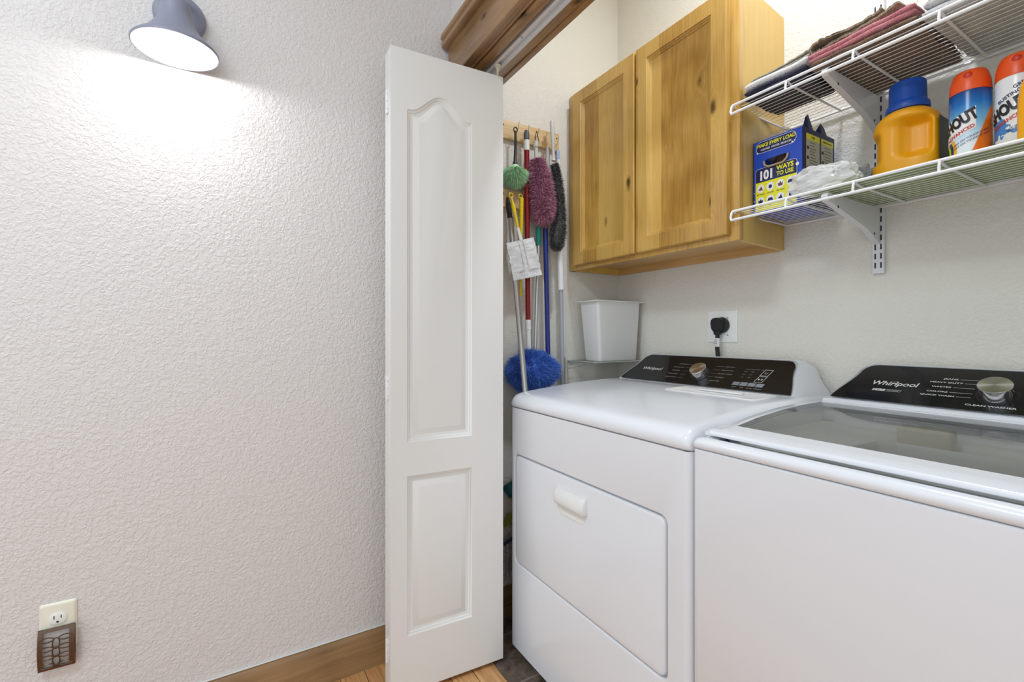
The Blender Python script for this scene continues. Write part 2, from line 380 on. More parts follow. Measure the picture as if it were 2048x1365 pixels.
struct('ceiling', MB().box(XL, 2.2, YH, YB, ZC, ZC+.05), M['ceil'])

bb = MB()
bb.loft([[(XL+a, y, z) for a, z in ((0, 0), (.016, 0), (.016, .105), (.011, .117), (.004, .121), (0, .121))] for y in (YH, YF)], True, True)
struct('baseboard_left', bb, M['base'])
struct('baseboard_closet', MB().box(XL, XL+.014, YI, YB, 0, .12, .003), M['base'])
ca = MB(); ca.box(XL+.0002, XL+.007, YH, YF, .1212, .1242, .001)
struct('trim_1', ca, plain('white_caulk', s2l(226, 226, 222), .6))

# door head casing, crown and jamb
h = MB()
h.box(-1.534, .34, .655, YF, 1.985, 2.115, .004)
h.box(-1.534, .34, YF, .684, 1.988, 2.03, .002)
h.box(-1.50, .30, .6975, .729, 1.984, 2.03, .003)
h.box(-1.50, .30, .684, .6975, 2.0, 2.03)
h.box(-1.50, .30, .729, .742, 2.014, 2.03)
h.tube([(-1.50, .6905, 1.994), (.30, .6905, 1.994)], .0065, 12)
h.box(-1.50, .30, .742, .752, 2.014, 2.03)
h.box(-1.50, .30, .752, YI-.010, 2.004, 2.0295, .002)
h.box(-1.50, .30, YI-.0095, YI+.012, 2.002, 2.055, .002)
crown = [(.655, 2.106), (.643, 2.108), (.637, 2.112), (.6352, 2.119), (.6365, 2.126), (.641, 2.130), (.641, 2.136), (.634, 2.142), (.634, 2.155), (YF, 2.155), (YF, 2.11)]
h.loft([[(x, y, z) for y, z in crown] for x in (-1.548, .36)], True, True)
struct('trim_2', h, M['head'])
jm = MB(); jm.box(XL+.05, XL+.07, YF-.0, YI, 0, 1.99, .002); jm.box(XL+.002, XL+.06, .658, YF, .125, 1.984, .003)
struct('trim_3', jm, M['head'])

t = empty('bifold_door_track', (-.6, .771, 1.995), 'pale metal sliding track screwed under the wooden closet door head', 'door track')
tr = MB()
tr.loft([[(x, y, z) for y, z in ((.743, 2.0035), (.743, 1.989), (.753, 1.989), (.753, 1.999), (.769, 1.999), (.769, 1.986), (.778, 1.986), (.778, 2.0035))] for x in (-1.48, .29)], True, True)
tr.build('rail', M['track'], t)
for x in (-1.19, -.55, .1): MB().lathe([(.0, -.0005), (.004, -.0005), (.004, .002)], (x, .748, 1.9885), 10).build('screw', M['zinc'], t)

# ------------------------------------------------------------------ bifold door
DW, DT, DZ0, DZ1 = .372, .031, .015, 1.946
def door_leaf(name, parent, x1, mirror=False):
    """front face at local x = x1, thickness towards -x, width towards -y"""
    mb = MB(); x0 = x1-DT
    def P(s, z, d): return (x1+d, -s, z)
    sa, sb = .112, .322
    zl0, zl1, zu0, zsh, zpk = .185, .665, .767, 1.768, 1.826
    def arch(off=0):
        pts = []; ka = sa+off; kb = sb-off
        N_ = 28
        for i in range(N_+1):
            q = i/N_; s = ka + (kb-ka)*q; c = abs(q-.5)*2
            if c > .92: zz = zsh-off*.9
            else:
                w = c/.92; zz = zsh-off*.9 + (zpk-zsh-off*.1)*(.5+.5*cos(pi*w))
            pts.append((s, zz))
        return pts
    ar = arch()
    up = [(sa, zu0), (sb, zu0)] + ar[::-1]
    lo = [(sa, zl0), (sb, zl0), (sb, zl1), (sa, zl1)]
    # flat face pieces
    def face(pts): mb.poly([P(s, z, 0) for s, z in pts])
    face([(0, DZ0), (sa, DZ0), (sa, DZ1), (0, DZ1)]); face([(sb, DZ0), (DW, DZ0), (DW, DZ1), (sb, DZ1)])
    face([(sa, DZ0), (sb, DZ0), (sb, zl0), (sa, zl0)]); face([(sa, zl1), (sb, zl1), (sb, zu0), (sa, zu0)])
    for i in range(len(ar)-1): face([ar[i], ar[i+1], (ar[i+1][0], DZ1), (ar[i][0], DZ1)])
    prof = [(0, 0), (.002, -.003), (.005, -.0042), (.007, -.0042), (.009, -.0065), (.012, -.0076), (.014, -.0076), (.016, -.0088), (.019, -.009), (.021, -.0082), (.036, -.0022), (.038, -.0018)]
    for hole in (up, lo):
        loops = []
        for off, d in prof:
            q = offset_poly(hole, off) if hole is lo else [(sa+off, zu0+off), (sb-off, zu0+off)] + arch(off)[::-1]; loops.append([P(s, z, d) for s, z in q])
        mb.loft(loops, False, True)
    # body
    mb.add([P(0, DZ0, 0), P(DW, DZ0, 0), P(DW, DZ1, 0), P(0, DZ1, 0), P(0, DZ0, -DT), P(DW, DZ0, -DT), P(DW, DZ1, -DT), P(0, DZ1, -DT)],
           [(0, 1, 5, 4), (1, 2, 6, 5), (2, 3, 7, 6), (3, 0, 4, 7), (4, 5, 6, 7)])
    return mb.build(name, M['door'], parent, sharp=40, keep=True)
door = empty('door_1', (-1.342, .77, 0), rz=radians(-2.93), kind='structure')
lf = door_leaf('panel', door, 0)
lf2 = door_leaf('panel', door, -DT-.003)
for z in (1.79, .93, .14):
    hb = MB(); hb.box(-.047, -.018, -DW-.0022, -DW-.0002, z-.035, z+.035, .0008)
    hb.tube([(-DT-.0015, -DW-.004, z-.035), (-DT-.0015, -DW-.004, z+.035)], .0032, 8)
    hb.build('hinge', M['white_plastic'], door, keep=True)
    sc = MB()
    for dz in (-.024, 0, .022):
        for dx in (-.040, -.024): sc.lathe([(0, .0008), (.0022, .0008), (.0024, 0)], (dx, -DW-.0022, z+dz), 8, (0, -1, 0))
    sc.build('hinge_screw', M['zinc'], door, keep=True)
pv = MB(); pv.lathe([(.004, 0), (.004, .03), (.006, .03), (.006, .045)], (-.017, -.012, DZ1-.005), 12, None, True, True)
pv.lathe([(.0, .040), (.011, .042), (.012, .049), (.0, .050)], (-.017, -.012, DZ1-.004), 16)
pv.build('pivot', M['ivory'], door, keep=True)

# ------------------------------------------------------------------ wall lamp
LX, LY, LZ = -1.4596, -.124, 1.815
lamp = empty('wall_lamp', (XL, LY, LZ), 'dark grey wall sconce with flared bell shade glowing white', 'lamp')
MB().lathe([(0, .020), (.05, .020), (.057, .016), (.06, .008), (.06, 0.0003)], (XL, LY, 1.955), 48, (1, 0, 0)).build('backplate', M['lamp'], lamp)
sh = MB(); sh.lathe([(.0905, .000), (.0935, .000), (.094, .004), (.090, .009), (.080, .018), (.066, .031), (.053, .048), (.043, .066), (.036, .084), (.0325, .105), (.031, .120), (.024, .128), (.020, .130), (.020, .150), (.0, .150)], (LX, LY, LZ), 64)
sh.mat(1).lathe([(.0905, .000), (.0885, .003), (.086, .009), (.076, .019), (.062, .032), (.049, .05), (.03, .07), (0, .075)], (LX, LY, LZ), 64)
sh.build('shade', [M['lamp'], M['lamp_in']], lamp, sharp=50)
MB().lathe([(0, -.011), (.012, -.0100), (.022, -.0075), (.030, -.003), (.034, .002), (.034, .008), (.031, .010)], (LX, LY, LZ), 32).build('bulb', M['glow'], lamp)
MB().lathe([(.031, .010), (.030, .03), (.018, .05), (.016, .070)], (LX, LY, LZ), 32).build('bulb_collar', M['white_plastic'], lamp)
arm = MB()
arm.tube([(XL+.015, LY, 1.955), (XL+.03, LY, 1.975), (XL+.05, LY, 2.0), (XL+.075, LY, 2.008), (LX, LY, 1.995), (LX, LY, 1.96)], .008, 12)
arm.build('arm', M['lamp'], lamp)

# ------------------------------------------------------------------ hall outlet and night light
def duplex(mb, o, ux, uy, nx, dark):
    o = Vector(o); ux = Vector(ux); uy = Vector(uy); nx = Vector(nx)
    return o, ux, uy, nx
oz = on_x(117, 1240, XL)
op = empty('wall_outlet', (XL, oz.y, .12), 'ivory duplex wall outlet low on the white hall wall', 'outlet')
cy = (on_x(79, 1210, XL).y + on_x(155, 1200, XL).y)/2; ow = on_x(155, 1200, XL).y - on_x(79, 1210, XL).y
ztop = on_x(117, 1204, XL).z
op.location = (XL, cy, ztop-.114)
pl = MB()
def lp(r, w, hh, x): return [(x, a, b) for a, b in rrect(cy-w, cy+w, ztop-.057-hh, ztop-.057+hh, r)]
hw = ow/2
pl.loft([lp(.003, hw, .057, XL+.0003), lp(.003, hw, .057, XL+.002), lp(.004, hw-.003, .054, XL+.0055), lp(.004, hw-.006, .051, XL+.0065)], False, True)
pl.build('plate', M['ivory'], op)
for dz in (-.037, -.077):
    so = MB(); zc = ztop+dz
    rr_ = [(a, b) for a, b in rrect(-.0165, .0165, -.014, .014, .012)]
    so.loft([[(XL+.0066, cy+a, zc+b) for a, b in rr_], [(XL+.0085, cy+a, zc+b) for a, b in rr_], [(XL+.009, cy+a*.93, zc+b*.93) for a, b in rr_]], False, True)
    s_ = so.build('socket', M['outlet'], op)
    sl = MB()
    sl.box(XL+.0088, XL+.0093, cy-.0075, cy-.0055, zc-.001, zc+.0075); sl.box(XL+.0088, XL+.0093, cy+.0055, cy+.0075, zc-.0, zc+.007)
    sl.lathe([(0, .0005), (.0024, .0005), (.0024, 0)], (XL+.0088, cy, zc-.008), 12, (1, 0, 0))
    sl.build('slot', M['slot'], s_)
nl = empty('night_light', (XL+.02, cy, ztop-.15), 'bronze plug-in night light with looped ring grille over the lower socket', 'night light')
nz0, nz1 = ztop-.155, ztop-.055
NW = hw-.001
fr = MB()
def bow(z): 
    q = (z-nz0)/(nz1-nz0); return .013+.007*(1-(2*q-1)**2)
def curved(mb, y0, y1, z0, z1, th=.0025, n=10):
    loops = []
    for i in range(n+1):
        z = z0+(z1-z0)*i/n; x = XL+bow(z); loops.append([(x, y0, z), (x+th, y0, z), (x+th, y1, z), (x, y1, z)])
    mb.loft(loops, True, True)
curved(fr, cy-NW, cy-NW+.009, nz0, nz1); curved(fr, cy+NW-.010, cy+NW, nz0, nz1)
curved(fr, cy-NW, cy+NW, nz0, nz0+.007, n=2); curved(fr, cy-NW, cy+NW, nz1-.008, nz1, n=2)
fr.box(XL+.0098, XL+.014, cy-NW, cy-NW+.0025, nz0+.002, nz1-.002); fr.box(XL+.0098, XL+.014, cy+NW-.0025, cy+NW, nz0+.002, nz1-.002)
fr.build('frame', M['bronze'], nl)
for r_ in range(-1, 5):
    for cc in (0, -1, 1):
        zc = nz0+.012+(r_+.0)*.021+ (.0105 if cc == 0 else 0)
        if cc == 0:
            a_, b_ = .0065, .0125; yc = cy
        else:
            a_, b_ = .0125, .0055; yc = cy+cc*.0172
        if zc-b_ < nz0+.003 or zc+b_ > nz1-.003: continue
        pts = [(XL+bow(zc+b_*sin(k*pi/8))+.002, yc+a_*cos(k*pi/8), zc+b_*sin(k*pi/8)) for k in range(17)]
        MB().tube(pts, .0014, 6).build('ring', M['bronze'], nl)
MB().box(XL+.0095, XL+.0125, cy-NW+.003, cy+NW-.003, nz0+.003, nz1-.003, .0012).build('housing', plain('grey_diffuser', s2l(188, 186, 182), .5), nl)

# ------------------------------------------------------------------ machines
DX0, DX1 = -1.392, -.651
WX0, WX1 = -.647, .094
FY = .828
def rrY(x0, x1, z0, z1, r, y, n=5): return [(a, y, b) for a, b in rrect(x0, x1, z0, z1, r, n)]
def front_body(mb, x0, x1, zt, hole=None):
    z0 = .022
    # carcass with rounded front verticals
    R = .016
    def sec(z, ins=0):
        pts = [(x0+ins, YB-.03), (x0+ins, FY+R)]
        for k in range(1, 5): t_ = k/4*pi/2; pts.append((x0+R-(R-ins)*cos(t_), FY+R-(R-ins)*sin(t_)+0))
        for k in range(0, 4): t_ = k/4*pi/2; pts.append((x1-R+(R-ins)*sin(t_), FY+R-(R-ins)*cos(t_)))
        pts += [(x1-ins, FY+R), (x1-ins, YB-.03)]
        return [(x, y, z) for x, y in pts]
    if hole is None:
        mb.loft([sec(z0, .003), sec(z0+.004), sec(zt-.004), sec(zt-.0015, .003), sec(zt-.0015, .012)], True, False)
    else:
        a0, a1, b0, b1 = hole
        # back carcass set in by 9 mm behind the front skin
        mb.box(x0, x1, FY+R, YB-.03, z0, zt-.002, .002)
        outer = rrect(x0+R, x1-R, z0, zt-.002, .0008, 5); inner = rrect(a0, a1, b0, b1, .02, 5)
        mb.loft([[(a, FY+R, b) for a, b in outer], [(a, FY, b) for a, b in outer], [(a, FY, b) for a, b in offset_poly(inner, -.006)],
                 [(a, FY+.0008, b) for a, b in offset_poly(inner, -.003)], [(a, FY+.004, b) for a, b in offset_poly(inner, -.0006)], [(a, FY+.014, b) for a, b in inner]], False, True)
        for sx, xe in ((1, x0), (-1, x1)):
            cs = [(xe+sx*(R-R*cos(k/6*pi/2)), FY+R-R*sin(k/6*pi/2)) for k in range(7)]
            mb.loft([[(x, y, z) for x, y in cs] for z in (z0, zt-.002)], closed=False)
def top_profile(zc):
    dz = zc-.842
    return [(y, z+dz) for y, z in ((.830, .8425), (.826, .846), (.8255, .858), (.829, .870), (.838, .881), (.851, .888), (.872, .8925), (.93, .899), (1.01, .9065), (1.116, .9145), (1.25, .920), (1.46, .921))]
def make_top(mb, x0, x1, zc, prof, zbot):
    st = [(0, .55, .008), (.0025, .72, .005), (.007, .86, .002), (.014, .95, 0), (.024, .99, 0), (.036, 1, 0)]
    xs = [(x0+a, k, i) for a, k, i in st] + [(x1-a, k, i) for a, k, i in st[::-1]]
    loops = []
    for x, k, ins in xs:
        l = []
        for y, z in prof:
            l.append((x, y+(ins if y < .86 else 0), zbot+(z-zbot)*k if z > zbot else z))
        l.append((x, prof[-1][0], zbot))
        loops.append(l)
    mb.loft(loops, True, True)
def sil(hb, ht, n=10, r=.10):
    """silhouette of the console: (x, t) from bottom left over the top to bottom right"""
    left = []
    for i in range(n+1):
        q = i/n
        left.append((-(hb+(ht-hb)*(q*.5+.5*(q*q*(3-2*q)))), q*.74))
    x_ = left[-1][0]
    for k in range(1, 6):
        a = k/5*pi/2; left.append((x_+.030*(1-cos(a)), .74+.26*sin(a)))
    top = [(x_+.030+( -2*(x_+.030))*k/12, 1.0) for k in range(1, 12)]
    return left + top + [(-x, t) for x, t in left[::-1]]
def console(root, xc, zb, wide=.325):
    """back console: sloping face from y 1.30 up to 1.42"""
    zt = 1.014
    def fr(l, y0=1.30, dz=0): return [(xc+x, y0+.12*t, zb+dz+(zt-zb)*t) for x, t in l]
    body = MB()
    A = sil(wide+.004, .2965)
    loops = [[(xc+x*.995, 1.303+.12*t, zb-.004+(zt-zb-.0)*t*.985) for x, t in A],
             fr(A), [(xc+x*1.005, 1.306+.122*t, zb+(zt-zb+.002)*t) for x, t in A],
             [(xc+x*1.03, 1.345+.10*t, zb-.004+(zt-zb+.005)*t) for x, t in A],
             [(xc+x*1.06, 1.40+.06*t, zb-.008+(zt-zb+.005)*t) for x, t in A],
             [(xc+x*1.075, 1.462, zb-.012+(zt-zb-.004)*t) for x, t in A]]
    body.loft(loops, True, True)
    c = body.build('console', M['white_app'], root, sharp=50)
    G = sil(wide-.002, .290)
    g = MB(); n = Vector((0, -(zt-zb), .12)).normalized()
    g0 = [Vector((xc+x, 1.30+.12*(.035+t*.93), zb+(zt-zb)*(.035+t*.93)))+n*.0004 for x, t in G]
    g.loft([g0, [p+n*.0012 for p in g0]], False, True)
    gl = g.build('glass_panel', M['dark_glass'], c)
    up = Vector((0, .12, zt-zb)).normalized(); L_ = Vector((0, .12, zt-zb)).length
    return c, gl, n, up, L_
def on_console(xc, zb, n, up, x, t, off=.0022):
    return Vector((xc+x, 1.30, zb)) + up*t + n*off
def knob(root, xc, zb, n, up, x, t, R):
    o = on_console(xc, zb, n, up, x, t, .0018)
    k = empty('knob', o - (root.location if root.parent is None else root.location)); k.parent = root
    # part: one mesh with ring as a child
    bpy.data.objects.remove(k)
    kb = MB(); kb.lathe([(R*1.02, 0), (R*1.04, .004), (R*1.0, .010), (R*.98, .024), (R*.95, .0275)], o, 48, n, False, False)
    kk = kb.build('knob', M['chrome'], root)
    f = MB(); f.lathe([(R*.95, .0275), (R*.93, .0285), (0, .0286)], o, 64, n)
    f.build('knob_face', spun(o), kk)
    d = MB(); d.lathe([(R*1.16, .0), (R*1.14, .001), (R*1.03, .0012)], o, 48, n); d.build('knob_ring', M['rubber'], kk)

# steel face with radial sheen
def spun(c):
    m, nt, p = new_mat('spun_steel'); N = nt.nodes; L = nt.links
    p.inputs['Metallic'].default_value = 1; p.inputs['Roughness'].default_value = .30; p.inputs['Base Color'].default_value = (.74, .72, .66, 1); p.inputs['Anisotropic'].default_value = .9
    g = N.new('ShaderNodeNewGeometry'); sb = N.new('ShaderNodeVectorMath'); sb.operation = 'SUBTRACT'; L.new(g.outputs['Position'], sb.inputs[0]); sb.inputs[1].default_value = tuple(c)
    cr = N.new('ShaderNodeVectorMath'); cr.operation = 'CROSS_PRODUCT'; L.new(g.outputs['Normal'], cr.inputs[0]); L.new(sb.outputs[0], cr.inputs[1])
    nm = N.new('ShaderNodeVectorMath'); nm.operation = 'NORMALIZE'; L.new(cr.outputs[0], nm.inputs[0]); L.new(nm.outputs[0], p.inputs['Tangent'])
    return m

# ---- dryer
dry = empty('dryer', ((DX0+DX1)/2, 1.15, 0), 'white front-loading dryer with drop door, beside the bifold door', 'dryer')
b = MB(); front_body(b, DX0, DX1, .842, (-1.361, -.712, .315, .683)); b.build('cabinet', M['white_app'], dry, sharp=45)
tp = MB(); make_top(tp, DX0+.001, DX1-.001, .842, top_profile(.842), .8425); tp.build('top_panel', M['white_app'], dry, sharp=50)
gp = MB()
inner = rrect(-1.3565, -.7165, .3195, .6785, .018, 5)
d_ = MB()
d_.loft([[(a, FY+.0138, b_) for a, b_ in inner], [(a, FY+.002, b_) for a, b_ in inner], [(a, FY-.0005, b_) for a, b_ in offset_poly(inner, .0015)], [(a, FY-.0015, b_) for a, b_ in offset_poly(inner, .005)]], True, True)
dd = d_.build('door', M['white_app'], dry, sharp=50)
hx0, hx1 = -1.118, -.980
hd = MB()
def hsec(x, k):
    return [(x, FY-.0014, .645), (x, FY-.006*k-.0015, .6435), (x, FY-.016*k-.0015, .633), (x, FY-.020*k-.0015, .618), (x, FY-.0205*k-.0015, .604), (x, FY-.017*k-.0015, .5985), (x, FY-.012*k-.0015, .600), (x, FY-.011*k-.0015, .606), (x, FY-.0014, .612)]
hd.loft([hsec(hx0, .0), hsec(hx0+.001, .5), hsec(hx0+.005, .85), hsec(hx0+.012, 1), hsec(hx1-.012, 1), hsec(hx1-.005, .9), hsec(hx1-.001, .6), hsec(hx1, 0)], True, True)
hd.build('handle', M['white_plastic'], dd, sharp=60)
rc = MB()
sc_ = rrect(hx0+.012, hx1-.012, .566, .606, .016, 6)
rc.loft([[(a, FY-.0016, b_) for a, b_ in offset_poly(sc_, -.003)], [(a, FY-.0030, b_) for a, b_ in sc_], [(a, FY-.0022, b_) for a, b_ in offset_poly(sc_, .004)], [(a, FY-.0017, b_) for a, b_ in offset_poly(sc_, .009)]], False, True)
rc.build('finger_scoop', M['white_plastic'], dd, sharp=60)
for x in (DX0+.05, DX1-.05):
    for y in (FY+.06, 1.40): MB().lathe([(.016, .0022), (.018, .006), (.014, .0225)], (x, y, 0), 14, None, True, True).build('foot', M['rubber'], dry)
# lint screen cover
lc = MB(); 
def dtop(y): 
    pr = top_profile(.842)
    for (a, za), (b2, zb2) in zip(pr[2:], pr[3:]):
        if a <= y <= b2: return za+(zb2-za)*(y-a)/(b2-a)
    return .92
lx0, lx1, ly0, ly1 = -1.02, -.72, 1.17, 1.285
o_ = rrect(lx0, lx1, ly0, ly1, .012, 4)
lc.loft([[(a, c_, dtop(c_)+.0002) for a, c_ in o_], [(a, c_, dtop(c_)+.0022) for a, c_ in offset_poly(o_, .0015)], [(a, c_, dtop(c_)+.0022) for a, c_ in offset_poly(o_, .006)], [(a, c_, dtop(c_)+.0008) for a, c_ in offset_poly(o_, .0085)]], False, True)
lcv = lc.build('lint_screen_cover', M['white_plastic'], dry)
MB().box(-.93, -.79, 1.225, 1.24, dtop(1.23)+.001, dtop(1.23)+.006, .002).build('lint_grip', M['white_plastic'], lcv)
xc = (DX0+DX1)/2; zb = .921
con, gl, n_, up_, L_ = console(dry, xc, zb)
knob(con, xc, zb, n_, up_, .009, .057, .029)
UX = Vector((1, 0, 0))
def ctext(mb, xc, zb, s, x, t, size, **k): put_text(mb, s, on_console(xc, zb, n_, up_, x, t, .0021), UX, up_, size, **k)
lg = MB(); ctext(lg, xc, zb, 'Whirlpool', -.209, .067, .0205, bold=.015, shear=.25, sx=1.05); 
arc = [(.019*cos(a)-.0, .0085*sin(a)) for a in [k*pi/10-2.7 for k in range(8)]]
lg.build('logo', M['print'], con)
LT = ['WRINKLE', 'EXTRA DRY', 'NORMAL', 'TIMED DRY', 'QUICK DRY']; RTX = ['LESS DRY', 'DELICATES', 'BULKY ITEMS', 'TOWELS', 'SANITIZE']
def dial_label(con, xc, zb, s, x, t, size, mat='print_dim', ln=None, **k):
    pr = MB(); ctext(pr, xc, zb, s, x, t, size, **k)
    if ln: pr.add([on_console(xc, zb, n_, up_, a, b2) for a, b2 in ((ln[0], t-ln[2]), (ln[1], t-ln[2]), (ln[1], t+ln[2]), (ln[0], t+ln[2]))], [(0, 1, 2, 3)])
    return pr.build('dial_label', M[mat], con)
for i, s in enumerate(LT):
    t_ = .102-.0175*i
    dial_label(con, xc, zb, s, -.074+[.004, .0, -.006, -.006, -.002][i], t_, .0065, align='RIGHT', sx=1.3, ln=(-.070, -.046, .0003))
    dial_label(con, xc, zb, RTX[i], .076-[.0, .004, .008, .010, .02][i], t_, .0065, align='LEFT', sx=1.3, ln=(.044-.003*i, .072-[.0, .004, .008, .010, .02][i], .0003))
for j in range(4):
    dial_label(con, xc, zb, ['TEMP', 'TIME', 'SIGNAL', 'WRINKLE'][j], .150+.025*j, .014, .0048, sx=1.2)
    dial_label(con, xc, zb, ['HIGH', 'MORE', 'LOUD', 'ON'][j], .155+.016*j, .098, .0045, sx=1.2)
for j in range(2):
    for i in range(3): dial_label(con, xc, zb, ['MED', 'LOW', 'OFF'][i], .155+.022*j, .086-.013*i, .0042, sx=1.2)
for j in range(4):
    q = MB(); o = [on_console(xc, zb, n_, up_, .139+.025*j+a, .022+c2, .0021) for a, c2 in ((0, 0), (.022, 0), (.024, .015), (.002, .015))]
    q.loft([o, [p+n_*.0006 for p in o]], False, True); q.build('button', plain('grey_button', (.25, .27, .30), .4), con)
bx = MB()
def frame(x0, x1, t0, t1, sk=.006, w=.0012):
    def pt(a, b2): return on_console(xc, zb, n_, up_, a+sk*(b2-t0)/(t1-t0), b2)
    O = [pt(x0, t0), pt(x1, t0), pt(x1, t1), pt(x0, t1)]; I = [pt(x0+w, t0+w), pt(x1-w, t0+w), pt(x1-w, t1-w), pt(x0+w, t1-w)]
    bx.loft([O, I])
frame(.205, .230, .072, .100); frame(.200, .225, .042, .069)
o = on_console(xc, zb, n_, up_, .220, .086)
bx.loft([[o+UX*.005*cos(a)*s+up_*.005*sin(a)*s for a in [k*pi/8+2.0 for k in range(13)]] for s in (1, .8)], closed=False)
o = on_console(xc, zb, n_, up_, .2145, .0555)
bx.add([o+UX*-.006+up_*.004, o+UX*-.006+up_*-.004, o], [(0, 1, 2)]); bx.add([o+UX*.003+up_*.004, o+UX*.003-up_*.004, o+UX*.0042-up_*.004, o+UX*.0042+up_*.004], [(0, 1, 2, 3)]); bx.add([o+UX*.006+up_*.004, o+UX*.006-up_*.004, o+UX*.0072-up_*.004, o+UX*.0072+up_*.004], [(0, 1, 2, 3)])
bx.build('start_button', M['print'], con)

# ---- washer
was = empty('washer', ((WX0+WX1)/2, 1.15, 0), 'white top-loading washer with smoked glass lid, right of the dryer', 'washer')
b = MB(); front_body(b, WX0, WX1, .853); b.build('cabinet', M['white_app'], was, sharp=45)
for x in (WX0+.05, WX1-.05):
    for y in (FY+.06, 1.40): MB().lathe([(.016, .0022), (.018, .006), (.014, .0225)], (x, y, 0), 14, None, True, True).build('foot', M['rubber'], was)
def wtop(y):
    pr_ = [(.855, .8895), (.93, .8930), (1.01, .9050), (1.116, .9150), (1.2, .919), (1.294, .9205), (1.4, .921)]
    if y <= pr_[0][0]: return pr_[0][1]
    for (a, za), (b2, zb2) in zip(pr_, pr_[1:]):
        if a <= y <= b2: return za+(zb2-za)*(y-a)/(b2-a)
    return .921
# deck: lip at the front, sides, back, with the opening
dk = MB()
lipp = [(.830, .8535), (.826, .857), (.8255, .865), (.829, .872), (.837, .8762), (.845, .8766), (.852, .8745), (.862, .871), (.874, .870), (.874, .8535)]
st = [(0, .55, .008), (.0025, .72, .005), (.007, .86, .002), (.014, .95, 0), (.024, 1, 0)]
xs = [(WX0+.001+a, k, i) for a, k, i in st] + [(WX1-.001-a, k, i) for a, k, i in st[::-1]]
dk.loft([[(x, y+(ins if y < .85 else 0), .8535+(z-.8535)*k) for y, z in lipp] for x, k, ins in xs], True, True)
for sx, xe in ((1, WX0+.001), (-1, WX1-.001)):
    loops = []
    for i in range(15):
        y = .868+(1.465-.868)*i/14; zt_ = max(.8735, wtop(y)-.010)+(.008 if y > 1.30 else 0)
        if i == 0: zt_ = .8745
        loops.append([(xe, y, .8535), (xe, y, zt_-.014), (xe+sx*.003, y, zt_-.006), (xe+sx*.008, y, zt_-.001), (xe+sx*.014, y, zt_), (xe+sx*.036, y, zt_-.002), (xe+sx*.036, y, .8535)])
    dk.loft(loops, True, True)
dk.box(WX0+.03, WX1-.03, 1.298, 1.465, .8535, .929, .004)
dk.build('deck', M['white_app'], was, sharp=50)
# bezel and tub
tb = MB(); nn = 8
oc = rrect(WX0+.036, WX1-.036, .872, 1.300, .04, nn)
cxw, cyw = (WX0+WX1)/2, 1.072
def circ(R, ry=None):
    out = []
    for a, c2 in oc:
        t_ = math.atan2((c2-cyw)/.214, (a-cxw)/.334); out.append((cxw+R*cos(t_), cyw+(ry or R)*sin(t_)))
    return out
tb.loft([[(a, c2, .872) for a, c2 in oc], [(a, c2, .864) for a, c2 in offset_poly(oc, .005)], [(a, c2, .848) for a, c2 in offset_poly(oc, .02)],
         [(a, c2, .850) for a, c2 in circ(.262, .192)], [(a, c2, .860) for a, c2 in circ(.246, .180)], [(a, c2, .862) for a, c2 in circ(.238, .174)], [(a, c2, .850) for a, c2 in circ(.232, .170)], [(a, c2, .80) for a, c2 in circ(.230, .168)]])
tb.build('tub_bezel', M['tub'], was, sharp=60)
KY = .735
MB().lathe([(.250, .80), (.250, .30), (0, .29)], (cxw, cyw, 0), 48, sy=KY).build('basket', M['basket'], was)
MB().lathe([(.231, .800), (.222, .815), (.214, .812), (.212, .76), (.250, .745)], (cxw, cyw, 0), 48, sy=KY).build('balance_ring', plain('grey_ring', s2l(104, 104, 94), .4), was)
MB().lathe([(.15, .291), (.10, .33), (.045, .42), (.035, .60), (.045, .63), (.0, .64)], (cxw, cyw, 0), 32, sy=.9).build('agitator', M['tub'], was)
MB().box(-.435, -.344, 1.222, 1.262, .850, .895, .008, 3).build('dispenser', plain('beige_dispenser', s2l(190, 186, 168), .5), was)
# lid
lid = MB(); LX0, LX1 = WX0+.014, WX1-.014; GX0, GX1 = WX0+.035, WX1-.035
ys = [.855+(.932-.855)*k/3 for k in range(3)]+[.932+(1.288-.932)*k/16 for k in range(17)]+[1.297]
def ring_y(lid, x0, x1):
    loops = []
    for y in ys:
        z = wtop(y); e = .002 if y in (ys[0], ys[-1]) else 0
        loops.append([(x0, y, z-.010), (x0, y, z-.003), (x0+.003, y, z-e), (x1, y, z-e), (x1, y, z-.010)] if x0 < cxw else [(x1, y, z-.010), (x1, y, z-.003), (x1-.003, y, z-e), (x0, y, z-e), (x0, y, z-.010)])
    lid.loft(loops, True, True)
ring_y(lid, LX0, GX0); ring_y(lid, GX1, LX1)
lid.loft([[(x, y, z) for y, z in ((.8555, .8795), (.8535, .8815), (.8535, .8865), (.857, .8895), (.90, .8915), (.932, wtop(.932)), (.932, .879), (.87, .878))] for x in (LX0+.012, LX1-.012)], True, True)
for s_ in (1, -1):
    xa = LX0 if s_ == 1 else LX1
    lid.loft([[(x, y+dy, z) for y, z in ((.8555, .8795), (.8535, .8815), (.8535, .8865), (.857, .8895), (.90, .8915), (.932, wtop(.932)), (.932, .879), (.87, .878))] for x, dy in ((xa, .008), (xa+s_*.003, .003), (xa+s_*.012, 0))], True, True)
lid.box(GX0-.004, GX1+.004, 1.286, 1.298, .908, .9212, .001)
ld = lid.build('lid', M['white_app'], was, sharp=50)
gm = MB()
gy = [.932+(1.286-.932)*k/18 for k in range(19)]
gm.loft([[(GX0, y, wtop(y)-.0015), (GX1, y, wtop(y)-.0015), (GX1, y, wtop(y)-.0045), (GX0, y, wtop(y)-.0045)] for y in gy], True, True)
gm.build('lid_glass', M['lid_glass'], ld)
xc = (WX0+WX1)/2; zb = .931
con, gl, n_, up_, L_ = console(was, xc, zb)
knob(con, xc, zb, n_, up_, -.031, .057, .028)
